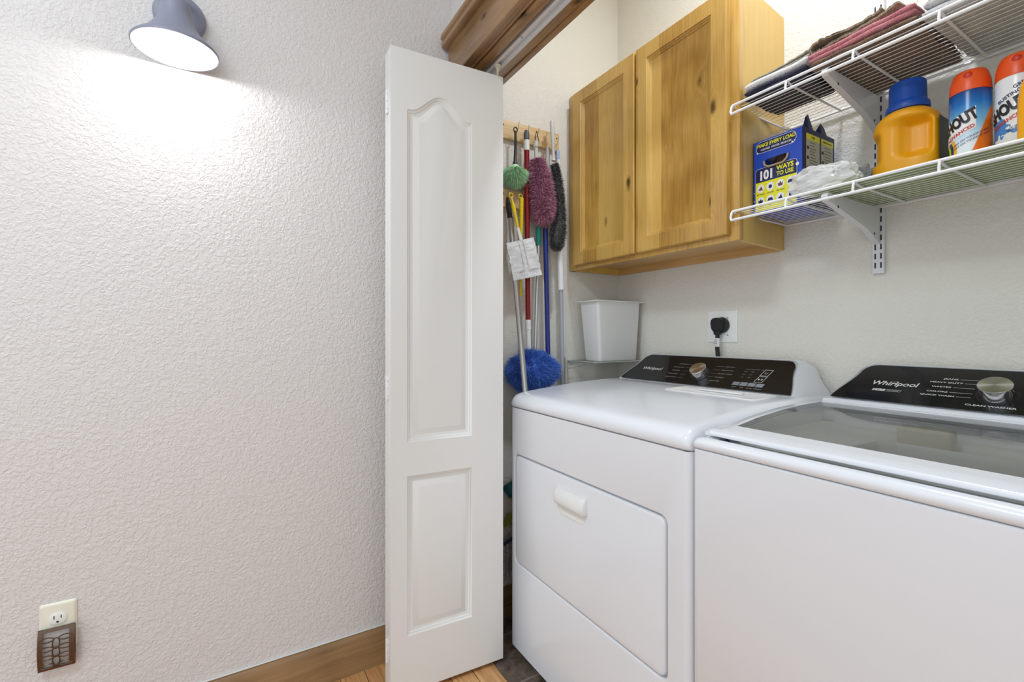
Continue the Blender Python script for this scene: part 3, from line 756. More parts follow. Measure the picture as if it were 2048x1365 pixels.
lg = MB(); ctext(lg, xc, zb, 'Whirlpool', -.209, .070, .0215, bold=.018, shear=.2, sx=1.0); lg.build('logo', M['print'], con)
sw = MB(); pts = []
o = on_console(xc, zb, n_, up_, -.212, .071, .0022)
ring = [(.013*cos(a), .006*sin(a)) for a in [k*2*pi/24 for k in range(25)]]
for seg in ((2, 7), (13, 19)):
    P_ = [o+UX*(x*.9+y*.5)+up_*(y*1.1+x*.25) for x, y in ring[seg[0]:seg[1]+1]]
    sw.loft([P_, [p+up_*.0008 for p in P_]], closed=False)
sw.build('logo_swoosh', plain('gold_print', (.5, .45, .25), .4), con)
for i, (s, t_) in enumerate([('JEANS', .101), ('HEAVY DUTY', .088), ('WHITES', .072), ('COLORS', .055), ('QUICK WASH', .042)]):
    e = [.004, .014, -.002, -.004, .010][i]
    dial_label(con, xc, zb, s, -.104+e, t_, .0062, 'print', (-.101+e, -.068, .0004), align='RIGHT', sx=1.5, bold=.02)
for i, (s, t_) in enumerate([('NORMAL', .101), ('BEDDING', .088), ('DELICATES', .072), ('TOWELS', .055), ('RINSE & SPIN', .042)]):
    dial_label(con, xc, zb, s, .046, t_, .0062, 'print', (.014, .042, .0004), align='LEFT', sx=1.5, bold=.02)
dial_label(con, xc, zb, 'CLEAN WASHER', -.035, .020, .0068, 'print', None, sx=1.5, bold=.02)
pr = MB()
K = .60; bx0, bt0 = -.245, .0405
def bp(a, b2): return on_console(xc, zb, n_, up_, bx0+a*K, bt0+b2*K)
pr.add([bp(0, 0), bp(.040, 0), bp(.043, .0125), bp(.003, .0125)], [(0, 1, 2, 3)])
pr.loft([[bp(.040, 0), bp(.092, 0), bp(.095, .0125), bp(.043, .0125)], [bp(.041, .0008), bp(.091, .0008), bp(.094, .0117), bp(.044, .0117)]])
ctext(pr, xc, zb, 'REMOVABLE', bx0+.068*K, bt0+.0092*K, .0030, sx=1.5); ctext(pr, xc, zb, 'AGITATOR', bx0+.068*K, bt0+.004*K, .0030, sx=1.5)
bdg = pr.build('badge', M['print'], con)
p2 = MB(); put_text(p2, '2 in 1', on_console(xc, zb, n_, up_, bx0+.0215*K, bt0+.006*K, .0024), UX, up_, .0062, sx=1.4, bold=.02); p2.build('badge_print', M['slot'], con)

# ------------------------------------------------------------------ wall cabinet
CX0, CX1, CYF, CZ0, CZ1 = -1.540, -.788, 1.213, 1.356, 2.086
cab = empty('wall_cabinet', ((CX0+CX1)/2, YB, CZ0), 'knotty honey wood wall cabinet with two doors above the dryer', 'cabinet')
b = MB()
XB = -.815
def skew(x0, x1, x2, x3, y0, y1, z0, z1, mb): # x0..x1 front, x2..x3 back
    mb.add([(x0, y0, z0), (x1, y0, z0), (x3, y1, z0), (x2, y1, z0), (x0, y0, z1), (x1, y0, z1), (x3, y1, z1), (x2, y1, z1)], [(0, 3, 2, 1), (4, 5, 6, 7), (0, 1, 5, 4), (1, 2, 6, 5), (2, 3, 7, 6), (3, 0, 4, 7)])
skew(CX1-.016, CX1-.002, XB-.016, XB-.002, CYF+.019, YB-.001, CZ0, CZ1, b)
b.mat(1); skew(CX0+.014, CX1-.016, CX0+.014, XB-.016, CYF+.019, YB-.014, CZ0+.024, CZ0+.036, b)
b.box(CX0+.014, XB-.016, YB-.013, YB-.001, CZ0-.002, CZ1-.02)
b.mat(0).box(CX0-.012, CX0+.013, CYF+.002, YB-.001, CZ0, CZ1); b.box(CX0+.014, XB-.016, CYF+.019, YB-.014, CZ1-.014, CZ1)
b.build('carcass', [M['cab_side'], M['cab_under']], cab, sharp=30)
f = MB(); f.box(CX0-.012, CX0+.036, CYF, CYF+.019, CZ0, CZ1, .0015); f.box(CX1-.036, CX1, CYF, CYF+.019, CZ0, CZ1, .0015)
f.box(CX0+.036, CX1-.036, CYF+.0003, CYF+.019, CZ0, CZ0+.04, .001); f.box(CX0+.036, CX1-.036, CYF+.0003, CYF+.019, CZ1-.04, CZ1, .001)
f.box(-1.185, -1.145, CYF+.0003, CYF+.019, CZ0+.04, CZ1-.04, .001)
f.build('face_frame', M['cab_front'], cab)
def cab_door(x0, x1, mat):
    mb = MB(); z0, z1 = 1.372, 2.074; yf = CYF-.020
    o = rrect(x0, x1, z0, z1, .0006, 1); s = .050
    loops = []
    for off, y in ((0, CYF-.0008), (0, yf+.006), (.0015, yf+.002), (.004, yf), (s, yf), (s+.002, yf+.0035), (s+.006, yf+.0042), (s+.0075, yf+.0065), (s+.011, yf+.0072), (s+.013, yf+.0105), (s+.014, yf+.011)):
        loops.append([(a, y, c2) for a, c2 in rrect(x0+off, x1-off, z0+off, z1-off, .0005, 1)])
    mb.loft(loops, True, True)
    return mb.build('door', mat, cab, sharp=25)
cab_door(-1.508, -1.168, M['cab_doorL']); cab_door(-1.161, -.8144, M['cab_doorR'])

# ------------------------------------------------------------------ shelves
SY0, SY1 = 1.203, YB-.006
SX0, SX1 = -.802, .42
def wire_shelf(z, label):
    r = empty('wire_shelf', (SX0, YB, z), label, 'shelf', 'white wire closet shelves')
    def rod(pts, rad, name, seg=8): MB().tube(pts, rad, seg).build(name, M['wire'], r)
    rod([(SX0, SY0, z), (SX1, SY0, z)], .0036, 'front_rod')
    lip = MB(); lip.tube([(SX0, SY0, z), (SX0-.002, SY0-.003, z-.006), (SX0-.002, SY0-.006, z-.018), (SX0, SY0-.008, z-.026), (SX1, SY0-.008, z-.026)], .0036, 8)
    lip.build('lip_rod', M['wire'], r)
    rod([(SX0, SY1-.004, z-.006), (SX1, SY1-.004, z-.006)], .0036, 'back_rod')
    k = 0; x = SX0
    while x < SX1:
        m_ = MB()
        if k: m_.tube([(x, SY0-.008, z-.027), (x, SY0-.006, z-.010), (x, SY0-.003, z-.001), (x, SY0+.004, z+.001), (x, SY0+.012, z-.004), (x, SY0+.03, z-.0065), (x, SY1, z-.0065)], .0028, 8)
        else: m_.tube([(x, SY0, z-.001), (x, SY0+.012, z-.004), (x, SY1, z-.0065)], .0028, 8)
        m_.build('cross_rod', M['wire'], r); x += .149; k += 1
    n = 15
    for i in range(1, n):
        y = SY0+(SY1-SY0)*i/n; MB().tube([(SX0-.001, y, z-.0025), (SX1, y, z-.0025)], .0010, 6).build('wire', M['wire'], r)
    return r
ZS1, ZS2 = 1.733, 1.436
wire_shelf(ZS1, 'upper white wire shelf holding folded towels')
wire_shelf(ZS2, 'lower white wire shelf holding the detergent and spray cans')
TX = -.564
tk = empty('shelf_standard', (TX, YB, 1.254), 'white slotted metal upright screwed to closet back wall', 'shelf standard')
s = MB(); s.loft([[(TX+a, YB-c2, z) for a, c2 in ((-.0135, .0003), (-.0135, .010), (-.0125, .0115), (.0125, .0115), (.0135, .010), (.0135, .0003))] for z in (1.254, 1.985)], True, True); s.build('channel', M['bracket'], tk)
s = MB()
z = 1.268
while z < 1.97:
    for dx in (-.0065, .0065): s.box(TX+dx-.0017, TX+dx+.0017, YB-.0119, YB-.0114, z, z+.015)
    z += .0245
s.build('slots', M['slot'], tk)['kind'] = 'stuff'
for z, lab in ((ZS1, 'white metal bracket under the upper wire shelf'), (ZS2, 'white metal bracket under the lower wire shelf')):
    br = MB(); x = TX-.002
    for sgn in (1,):
        side = [(SY0+.004, z-.0095), (SY0-.002, z-.018), (SY0+.006, z-.028), (YB-.085, z-.072), (YB-.028, z-.098), (YB-.0118, z-.104), (YB-.0118, z-.010)]
        br.loft([[(x-.007, y, zz) for y, zz in side], [(x+.007, y, zz) for y, zz in side]], True, True)
    o = br.build('shelf_bracket', M['bracket']); tag(o, lab, 'bracket', 'shelf brackets')
    for y, zz in ((SY0+.05, z-.037), (YB-.045, z-.080)): MB().lathe([(0, .0003), (.0035, .0003), (.0035, 0)], (x+.0071, y, zz), 10, (1, 0, 0)).build('screw_hole', M['slot'], o)
li = MB(); li.box(-.605, .41, SY0+.010, SY1-.012, ZS2-.0008, ZS2+.0008, .0004); tag(li.build('shelf_liner', M['liner']), 'pale green plastic liner on the lower wire shelf', 'shelf liner')
ZL = ZS2+.001

# ------------------------------------------------------------------ cloth helpers
def towel(name, x0, x1, y0, y1, z0, z1, mat, label, cat='towel', layers=2, amp=.004, seed=1, slope=0, group=None, fuzz=None):
    """folded stack: layers joined by a round fold at the front"""
    nx, ny = 26, 16; mb = MB(); th = (z1-z0)/layers
    for k in range(layers):
        a, b2 = z0+th*k, z0+th*(k+1)-.0012
        loops = []
        for i in range(nx+1):
            q = i/nx; x = x0+(x1-x0)*q; e = min(1, min(q, 1-q)/.04); sq = .45+.55*sqrt(max(0, 1-(1-e)**2))
            sec = []
            M_ = (a+b2)/2; hh = (b2-a)/2*sq
            jf = amp*noise.noise((x*14, k*3.1+seed, 0)); 
            n_pts = []
            for j in range(9):      # front round
                t_ = pi/2+pi*j/8; n_pts.append((y0+hh+cos(t_)*hh+jf, M_+sin(t_)*hh))
            for j in range(1, ny): n_pts.append((y0+hh+(y1-y0-2*hh)*j/ny, M_-hh))
            for j in range(9):
                t_ = -pi/2+pi*j/8; n_pts.append((y1-hh+cos(t_)*hh, M_+sin(t_)*hh))
            for j in range(1, ny): n_pts.append((y1-hh-(y1-y0-2*hh)*j/ny, M_+hh))
            for y, z in n_pts:
                d = amp*.6*noise.noise((x*25+seed, y*25, z*25)) if z > z0+.003 else 0
                sec.append((x+amp*noise.noise((y*20, z*30, seed)) * (1 if i in (0, nx) else 0), y, z+d+slope*(x-x0)))
            loops.append(sec)
        mb.loft(loops, True, True)
    mats = [mat]
    if fuzz:
        mats.append(fuzz); mb.cur = 1; R = random.Random(seed)
        vs = list(mb.v); 
        for _ in range(3500):
            p_ = Vector(R.choice(vs)); dr = Vector((R.uniform(-1, 1), R.uniform(-1, .6), R.uniform(-1, 1))).normalized(); q = p_+Vector((R.uniform(-.006, .006), R.uniform(-.006, .006), 0)); sd = dr.orthogonal().normalized()*.0006
            mb.add([q-sd, q+sd, q+dr*.004], [(0, 1, 2)])
    o = mb.build(name, mats, sharp=60); tag(o, label, cat, group); return o
def ribbon(mb, path, th, y0, y1, ny=10, seed=0, amp=.003):
    n = len(path); loops = []
    P_ = [Vector((a, c2)) for a, c2 in path]
    for j in range(ny+1):
        y = y0+(y1-y0)*j/ny; top = []; bot = []
        for i, p_ in enumerate(P_):
            t_ = (P_[min(i+1, n-1)]-P_[max(i-1, 0)]).normalized(); nm = Vector((-t_.y, t_.x))
            w = Vector((amp*noise.noise((i*.35, y*14, seed)), amp*noise.noise((i*.35+9, y*14, seed))))
            a = p_+w+nm*th/2; c2 = p_+w-nm*th/2; yy = y+amp*noise.noise((i*.8, 3, seed))*(1 if j in (0, ny) else 0)
            top.append((a.x, yy, a.y)); bot.append((c2.x, yy, c2.y))
        loops.append(top+bot[::-1])
    mb.loft(loops, True, True)
def smooth(pts, k=6):
    out = []
    n = len(pts)
    for i in range(n-1):
        p0, p1, p2, p3 = [Vector(pts[max(0, min(n-1, i+d))]) for d in (-1, 0, 1, 2)]
        for j in range(k):
            t_ = j/k; out.append(tuple(.5*((2*p1)+(p2-p0)*t_+(2*p0-5*p1+4*p2-p3)*t_*t_+(3*p1-p0-3*p2+p3)*t_**3)))
    out.append(tuple(pts[-1])); return out
M['navy'] = terry('navy_terry', s2l(22, 22, 40), s2l(58, 58, 82)); M['white_t'] = terry('white_terry', s2l(228, 226, 224), s2l(250, 250, 250)); M['brown_t'] = terry('brown_terry', s2l(84, 62, 50), s2l(158, 126, 100))
M['pink_t'] = terry('pink_terry', s2l(196, 104, 116), s2l(238, 166, 172)); M['olive_t'] = terry('olive_knit', s2l(124, 108, 86), s2l(178, 160, 134), 420); M['grey_t'] = terry('grey_terry', s2l(190, 190, 188), s2l(232, 232, 230)); M['sage_t'] = terry('sage_cloth', s2l(150, 144, 124), s2l(206, 200, 182), 420)
ZT = ZS1+.0005
towel('folded_towel', -.775, -.618, 1.215, 1.375, ZT, ZT+.030, M['navy'], 'navy blue terry towel lying directly on the upper wire shelf, leftmost in row', layers=2, seed=2, amp=.005, group='folded towels', fuzz=M['navy'])
towel('folded_towel', -.778, -.612, 1.218, 1.36, ZT+.0305, ZT+.050, M['white_t'], 'white terry towel folded on top of the navy towel', layers=1, seed=5, amp=.005, group='folded towels')
mb = MB(); ribbon(mb, smooth([(-.765, ZT+.0535), (-.770, ZT+.060), (-.76, ZT+.065), (-.72, ZT+.063), (-.68, ZT+.066), (-.64, ZT+.070), (-.615, ZT+.073)]), .003, 1.24, 1.35, seed=3)
ribbon(mb, smooth([(-.765, ZT+.0545), (-.72, ZT+.056), (-.68, ZT+.058), (-.64, ZT+.061), (-.612, ZT+.062)]), .003, 1.24, 1.35, seed=4)
tag(mb.build('folded_cloth', M['sage_t']), 'thin grey-green cloth on the white folded towel', 'cloth')
towel('folded_towel', -.600, -.395, 1.212, 1.475, ZT, ZT+.022, M['brown_t'], 'thick dark brown towel lying directly on the upper shelf, under the pink one', layers=2, seed=8, amp=.006, group='folded towels', fuzz=M['brown_t'])
towel('folded_towel', -.604, -.398, 1.214, 1.44, ZT+.0225, ZT+.044, M['pink_t'], 'pink terry towel sandwiched between brown cloths on upper shelf', layers=2, seed=12, amp=.005, slope=.03, group='folded towels', fuzz=M['pink_t'])
mb = MB()
ribbon(mb, smooth([(-.46, ZT+.078), (-.48, ZT+.071), (-.52, ZT+.066), (-.56, ZT+.071), (-.585, ZT+.073), (-.602, ZT+.070), (-.611, ZT+.060), (-.606, ZT+.0505), (-.595, ZT+.0485), (-.58, ZT+.050), (-.55, ZT+.0535), (-.52, ZT+.055), (-.48, ZT+.060), (-.45, ZT+.066), (-.43, ZT+.072)]), .005, 1.225, 1.40, seed=6, amp=.005)
ribbon(mb, smooth([(-.585, ZT+.0555), (-.55, ZT+.0605), (-.51, ZT+.0645), (-.47, ZT+.067), (-.445, ZT+.073)]), .004, 1.232, 1.39, seed=9, amp=.004)
ribbon(mb, smooth([(-.475, ZT+.076), (-.465, ZT+.088), (-.455, ZT+.096), (-.445, ZT+.086), (-.440, ZT+.076)]), .004, 1.28, 1.32, seed=11, amp=.003)
tag(mb.build('rolled_cloth', M['olive_t'], sharp=60), 'olive brown cloth rolled open on top of the pink towel', 'cloth')
towel('folded_towel', -.385, -.10, 1.212, 1.475, ZT, ZT+.065, M['grey_t'], 'thick pale grey towel, rightmost on the upper wire shelf', layers=3, seed=21, amp=.006, group='folded towels', fuzz=M['grey_t'])

# ------------------------------------------------------------------ cleaner box
BX0, BX1, BY0, BY1, BZ, BH = -.757, -.629, 1.232, 1.353, ZS2+.001, .176
M['blue_card'] = plain('blue_card', s2l(24, 72, 186), .35); M['navy_card'] = plain('navy_card', s2l(22, 30, 84), .4); M['yellow_card'] = plain('yellow_card', s2l(236, 232, 40), .4)
M['beige_card'] = plain('beige_card', s2l(196, 192, 168), .5); M['white_card'] = plain('white_print', s2l(240, 240, 240), .5); M['kraft'] = plain('kraft_card', s2l(176, 156, 132), .7); M['red_print'] = plain('red_print', s2l(200, 44, 36), .4); M['black_print'] = plain('black_print', (.01, .01, .01), .4)
bx = empty('cleaner_box', ((BX0+BX1)/2, (BY0+BY1)/2, BZ), 'blue and yellow cardboard cleaner box on the lower wire shelf', 'box')
c = MB()
zt = BZ+BH; HXc, HZc, Hw, Hh = (BX0+BX1)/2-.002, BZ+.118, .030, .009
# front wall with the hand hole
hole = rrect(HXc-Hw, HXc+Hw, HZc-Hh, HZc+Hh, .0085, 5); outer = rrect(BX0, BX1, BZ, zt, .0005, 5)
c.loft([[(a, BY0, b2) for a, b2 in outer], [(a, BY0, b2) for a, b2 in hole], [(a, BY0+.001, b2) for a, b2 in hole]])
c.mat(1).box(BX1-.001, BX1, BY0, BY1, BZ, zt); c.mat(0).box(BX0, BX0+.001, BY0, BY1, BZ, zt); c.box(BX0, BX1, BY1-.001, BY1, BZ, zt); c.mat(0).box(BX0, BX1, BY0+.0001, BY1, BZ-.0002, BZ+.001)
c.build('carton', [M['blue_card'], M['navy_card']], bx)
fl = MB()
fl.add([(BX1-.001, BY0+.002, zt), (BX1-.001, BY0+.040, zt), (BX1+.004, BY0+.012, zt+.028), (BX1+.003, BY0+.004, zt+.020)], [(0, 1, 2, 3)])
fl.add([(BX1-.0015, BY0+.050, zt), (BX1-.0015, BY0+.095, zt), (BX1+.003, BY0+.075, zt+.014), (BX1+.004, BY0+.060, zt+.020)], [(0, 1, 2, 3)])
so_ = fl.build('top_flap', [M['navy_card']], bx); sm = so_.modifiers.new('s', 'SOLIDIFY'); sm.thickness = .0008
kf = MB(); kf.tube([(HXc-Hw-.002, BY0-.0015, HZc+.004), (HXc-Hw+.002, BY0-.003, HZc-.006), (HXc-Hw+.012, BY0-.004, HZc-.012), (HXc+Hw-.010, BY0-.004, HZc-.012), (HXc+Hw, BY0-.003, HZc-.003), (HXc+Hw+.001, BY0-.0015, HZc+.006)], .0025, 8); kf.build('handle_edge', M['kraft'], bx)
FO = Vector((0, BY0, 0)); UZ = Vector((0, 0, 1))
def flat(mb, pts, off=.0002): mb.poly([(a, BY0-off, b2) for a, b2 in pts])
def disc(cx_, cz_, r, n=20): return [(cx_+r*cos(k*2*pi/n), cz_+r*sin(k*2*pi/n)) for k in range(n)]
g = MB()  # mats: 0 yellow 1 navy 2 white 3 black/navy icons 4 brown
xa, xb = BX0+.007, BX1-.014
g.mat(2); flat(g, offset_poly(rrect(xa, xb, BZ+.060, BZ+.107, .007, 5), -.0008), .0002); g.mat(1); flat(g, rrect(xa, xb, BZ+.058, BZ+.107, .007, 5), .0004)
g.mat(0); flat(g, rrect(xa-.0005, xb+.0003, BZ+.003, BZ+.0735, .001, 5), .0006)
g.mat(2); flat(g, offset_poly(rrect(BX0+.009, BX1-.016, zt-.030, zt-.004, .011, 5), -.0009), .0002); g.mat(1); flat(g, rrect(BX0+.009, BX1-.016, zt-.030, zt-.004, .011, 5), .0004)
def bt(s, x, z, size, mat, off=.0009, **k): g.mat(mat); put_text(g, s, (x, BY0-off, z), (1, 0, 0), (0, 0, 1), size, **k)
bt('MAKE EVERY LOAD', (BX0+BX1)/2-.003, zt-.013, .0118, 0, bold=.03, shear=.15, sx=.98)
bt('CLEANER  WHITER  BRIGHTER', (BX0+BX1)/2-.003, zt-.0235, .0062, 2, bold=.015, shear=.15, sx=.95)
bt('101', xa+.029, BZ+.088, .030, 2, bold=.05, sx=.9)
bt('WAYS', xb-.029, BZ+.097, .0155, 0, bold=.04, sx=1.0); bt('TO USE', xb-.029, BZ+.083, .0135, 0, bold=.03, sx=.95)
for j in range(2):
    for i in range(4):
        cx_ = xa+.014+i*.0262; cz_ = BZ+.058-.031*j
        g.mat(2); flat(g, disc(cx_, cz_, .0105), .0009)
        g.mat(4 if (i, j) in ((0, 0), (2, 0)) else 3)
        k_ = (i+2*j) % 4
        if k_ == 0: flat(g, [(cx_-.007, cz_-.003), (cx_+.006, cz_-.005), (cx_+.004, cz_+.001), (cx_+.002, cz_+.006), (cx_-.001, cz_+.002)], .0012)
        elif k_ == 1: flat(g, offset_poly(disc(cx_, cz_, .006, 7), .001), .0012)
        elif k_ == 2: flat(g, [(cx_-.005, cz_-.005), (cx_+.005, cz_-.005), (cx_+.007, cz_+.003), (cx_+.003, cz_+.001), (cx_, cz_+.006), (cx_-.003, cz_+.001), (cx_-.007, cz_+.003)], .0012)
        else: flat(g, [(cx_-.008, cz_-.003), (cx_+.008, cz_-.003), (cx_+.005, cz_+.004), (cx_-.005, cz_+.004)], .0012)
        bt(['PET STAINS', 'LAUNDRY', 'RED WINE', 'AUTO', 'CARPET', 'SOFA', 'RUGS', 'GRILL'][i+4*j], cx_, cz_-.0145, .0042, 3, bold=.02)
g.mat(2)
for sx_, sz_, r_ in ((BX1-.012, BZ+.093, .0042), (BX1-.024, zt-.029, .0025), (BX1-.019, zt-.026, .0016), (BX0+.012, zt-.029, .002), (BX0+.003, BZ+.03, .0014), (BX0+.004, BZ+.05, .001), (BX0+.003, BZ+.016, .0009)): flat(g, disc(sx_, sz_, r_, 12), .0011)
g.build('front_print', [M['yellow_card'], M['navy_card'], M['white_card'], M['navy_card'], plain('brown_print', s2l(120, 66, 40), .5)], bx, sharp=-35)
g = MB(); R_ = random.Random(4)
def sflat(y0, y1, z0, z1, off): g.add([(BX1+off, y0, z0), (BX1+off, y1, z0), (BX1+off, y1, z1), (BX1+off, y0, z1)], [(0, 1, 2, 3)])
for y0, y1 in ((BY0+.012, BY0+.063), (BY0+.068, BY0+.115)):
    g.mat(1); sflat(y0, y1, BZ+.045, zt-.012, .0003); g.mat(0); sflat(y0, y1, zt-.026, zt-.012, .0006)
    if y0 > BY0+.06: sflat(y0, y1, zt-.085, zt-.073, .0006)
    g.mat(2); put_text(g, 'USES' if y0 < BY0+.06 else 'DIRECTIONS', (BX1+.001, (y0+y1)/2, zt-.019), (0, 1, 0), (0, 0, 1), .006, bold=.02)
    for r in range(14):
        z = zt-.032-r*.0068
        if z < BZ+.05 or (y0 > BY0+.06 and r in (6, 7)): continue
        sflat(y0+.013, y0+.013+R_.uniform(.018, .030), z, z+.0012, .0006)
    for r in range(4): 
        z = zt-.045-r*.023; g.add([(BX1+.0008, y0+.006+.004*cos(k*pi/5), z+.004*sin(k*pi/5)) for k in range(10)], [tuple(range(10))])
g.build('side_print', [M['yellow_card'], M['beige_card'], M['black_print']], bx, sharp=-35)

def film(name, tint=(.9, .9, .9), mixf=.45, wcol=(.82, .82, .82)):
    m, nt, p = new_mat(name); N = nt.nodes; L = nt.links; out = N['Material Output']
    p.inputs['Base Color'].default_value = col(wcol); p.inputs['Roughness'].default_value = .18
    t_ = N.new('ShaderNodeBsdfTransparent'); t_.inputs[0].default_value = col(tint); mx = N.new('ShaderNodeMixShader'); mx.inputs[0].default_value = mixf
    L.new(t_.outputs[0], mx.inputs[1]); L.new(p.outputs[0], mx.inputs[2]); L.new(mx.outputs[0], out.inputs[0]); return m
BOXC = True
# clear liner bag poking out of the box
def crumple(cx_, cy_, cz_, rx, ry, rz, seed, amp=.25, sub=4, zmin=None, sq=1.0):
    bm = bmesh.new(); bmesh.ops.create_icosphere(bm, subdivisions=sub, radius=1)
    for v in bm.verts:
        p_ = v.co.copy(); k = 1+amp*noise.noise(p_*2.2+Vector((seed, 0, 0)))+amp*.5*abs(noise.noise(p_*5+Vector((0, seed, 0))))
        p_ = Vector((math.copysign(abs(p_.x)**sq, p_.x), math.copysign(abs(p_.y)**sq, p_.y), math.copysign(abs(p_.z)**sq, p_.z)))*k
        v.co = (cx_+p_.x*rx, cy_+p_.y*ry, cz_+p_.z*rz)
        if zmin is not None and v.co.z < zmin: v.co.z = zmin
    return bm
b_ = MB(); b_.bm(crumple((BX0+BX1)/2-.018, BY0+.045, zt-.008, .040, .034, .034, 5, .35, sq=.8)); b_.build('liner_bag', film('clear_film', (.97, .96, .93), .28, (.8, .78, .72)), bx, sharp=25)
b_ = MB(); b_.bm(crumple((BX0+BX1)/2, BY0+.07, zt-.04, .05, .04, .045, 9, .2)); b_.build('powder_packets', plain('tan_packets', s2l(150, 110, 78), .6), bx)
bx.location = (-.7245, 1.3675, BZ); bx.scale = (1.055, 1.364, 1.153)
# plastic bag of pouches beside the box
pb = empty('plastic_bag', (-.575, 1.26, ZL), 'crumpled clear plastic bag lying in front of the blue box', 'bag')
b_ = MB(); b_.bm(crumple(-.590, 1.248, ZL+.034, .074, .033, .034, 15, .3, 5, ZL+.0005, .8)); b_.build('film', film('milky_film', (.95, .95, .95), .62, (.86, .86, .85)), pb, sharp=22)
b_ = MB(); b_.bm(crumple(-.592, 1.250, ZL+.022, .058, .028, .021, 25, .2, 4, ZL+.001, .8)); b_.build('contents', plain('white_pouches', s2l(232, 230, 226), .6), pb)
gp_ = MB(); gp_.bm(crumple(-.560, 1.352, ZL+.036, .038, .032, .034, 31, .5, 4, ZL+.0005, .7)); o = gp_.build('blister_pack', film('grey_film', (.8, .82, .84), .5, (.42, .45, .47)), sharp=18); tag(o, 'small grey clear blister pack on lower shelf behind the plastic bag', 'package')
q = MB(); q.box(-.592, -.562, 1.318, 1.322, ZL+.056, ZL+.072, .001); q.build('clip', plain('grey_clip', s2l(150, 160, 172), .3), o)

# ------------------------------------------------------------------ detergent jug
M['jug'] = plain('yellow_jug_plastic', s2l(238, 166, 14), .35, sss=.05); M['cap_blue'] = plain('blue_cap_plastic', s2l(22, 74, 164), .4)
def make_jug(x, y, z, label, grp, rz=0, lab_mat=None):
    r = empty('detergent_jug', (x, y, z), label, 'bottle', grp)
    mb = MB(); W, D, H = .064, .046, .176
    prof = [(0, .90), (.003, .97), (.008, 1), (.06, 1.0), (.10, .99), (.125, .97), (.143, .90), (.155, .77), (.163, .60), (.168, .50), (.172, .46), (.180, .46)]
    loops = []; NS = 72; NZ = 60
    def pf(h):
        for (a, ka), (b2, kb) in zip(prof, prof[1:]):
            if a <= h <= b2: return ka+(kb-ka)*(h-a)/(b2-a)
        return .46
    def sst(e0, e1, v): t_ = max(0, min(1, (v-e0)/(e1-e0))); return t_*t_*(3-2*t_)
    for i in range(NZ+1):
        h = .180*i/NZ; k = pf(h); rnd = sst(.12, .165, h); l = []
        for j in range(NS):
            a = 2*pi*j/NS; e = .72+(1-.72)*rnd
            cx_ = math.copysign(abs(cos(a))**e, cos(a)); sy_ = math.copysign(abs(sin(a))**e, sin(a))
            kx = k; ky = min(1, k*1.12) if rnd < 1 else k
            X_ = W*cx_*kx; Y_ = (D*(1-rnd)+W*rnd)*sy_*ky
            if sy_ < .2:   # grip dents on the front
                u_ = X_/W
                d1 = sst(-.08, .12, u_)*(1-sst(.66, .90, u_)); d2 = sst(-1.10, -.98, u_)*(1-sst(-.78, -.55, u_))
                zz = sst(.045+.02*(u_ < .1)*(.1-u_)*4, .070, h)*(1-sst(.122, .142, h)); zz2 = sst(.045, .065, h)*(1-sst(.108, .128, h))
                Y_ += .026*d1*zz*sst(-.2, .2, -sy_+.0)+.024*d2*zz2
            l.append((x+X_, y+Y_, z+h))
        loops.append(l)
    mb.loft(loops, True, True); mb.build('body', M['jug'], r, sharp=80)
    c = MB(); NR = 96
    for (zz0, R0) in (): pass
    cl = []
    for R0, h in ((.040, .166), (.041, .170), (.0395, .180), (.0365, .184), (.0345, .188), (.0338, .226), (.032, .231), (.029, .233)):
        rib = 1 if .187 < h < .23 else 0
        cl.append([(x+(R0*(1-.018*rib*(j % 2)))*cos(2*pi*j/NR), y+(R0*(1-.018*rib*(j % 2)))*sin(2*pi*j/NR), z+h) for j in range(NR)])
    c.loft(cl, True, True); c.build('cap', M['cap_blue'], r, sharp=60)
    lb = MB(); lb.loft([[(x+W*1.008, y+a, z+h) for a in (-.028, .0, .028)] for h in (.03, .13)], closed=False)
    lb.build('label', plain('dark_label', (.03, .035, .04), .4), r)
    return r
make_jug(-.452, 1.335, ZL, 'yellow detergent jug with ribbed blue cap on the lower shelf', 'bottles on the lower shelf')
# second yellow bottle cut by the frame
sb = empty('yellow_bottle', (-.216, 1.237, ZL), 'yellow bottle cut off by the right edge of photo', 'bottle')
MB().lathe([(.036, 0), (.040, .004), (.040, .075), (.037, .10), (.026, .135), (.018, .150)], (-.216, 1.237, ZL), 36, None, True, True).build('body', M['jug'], sb)
MB().lathe([(.020, .151), (.020, .175), (.018, .178)], (-.216, 1.237, ZL), 24, None, True, True).build('cap', M['cap_blue'], sb)

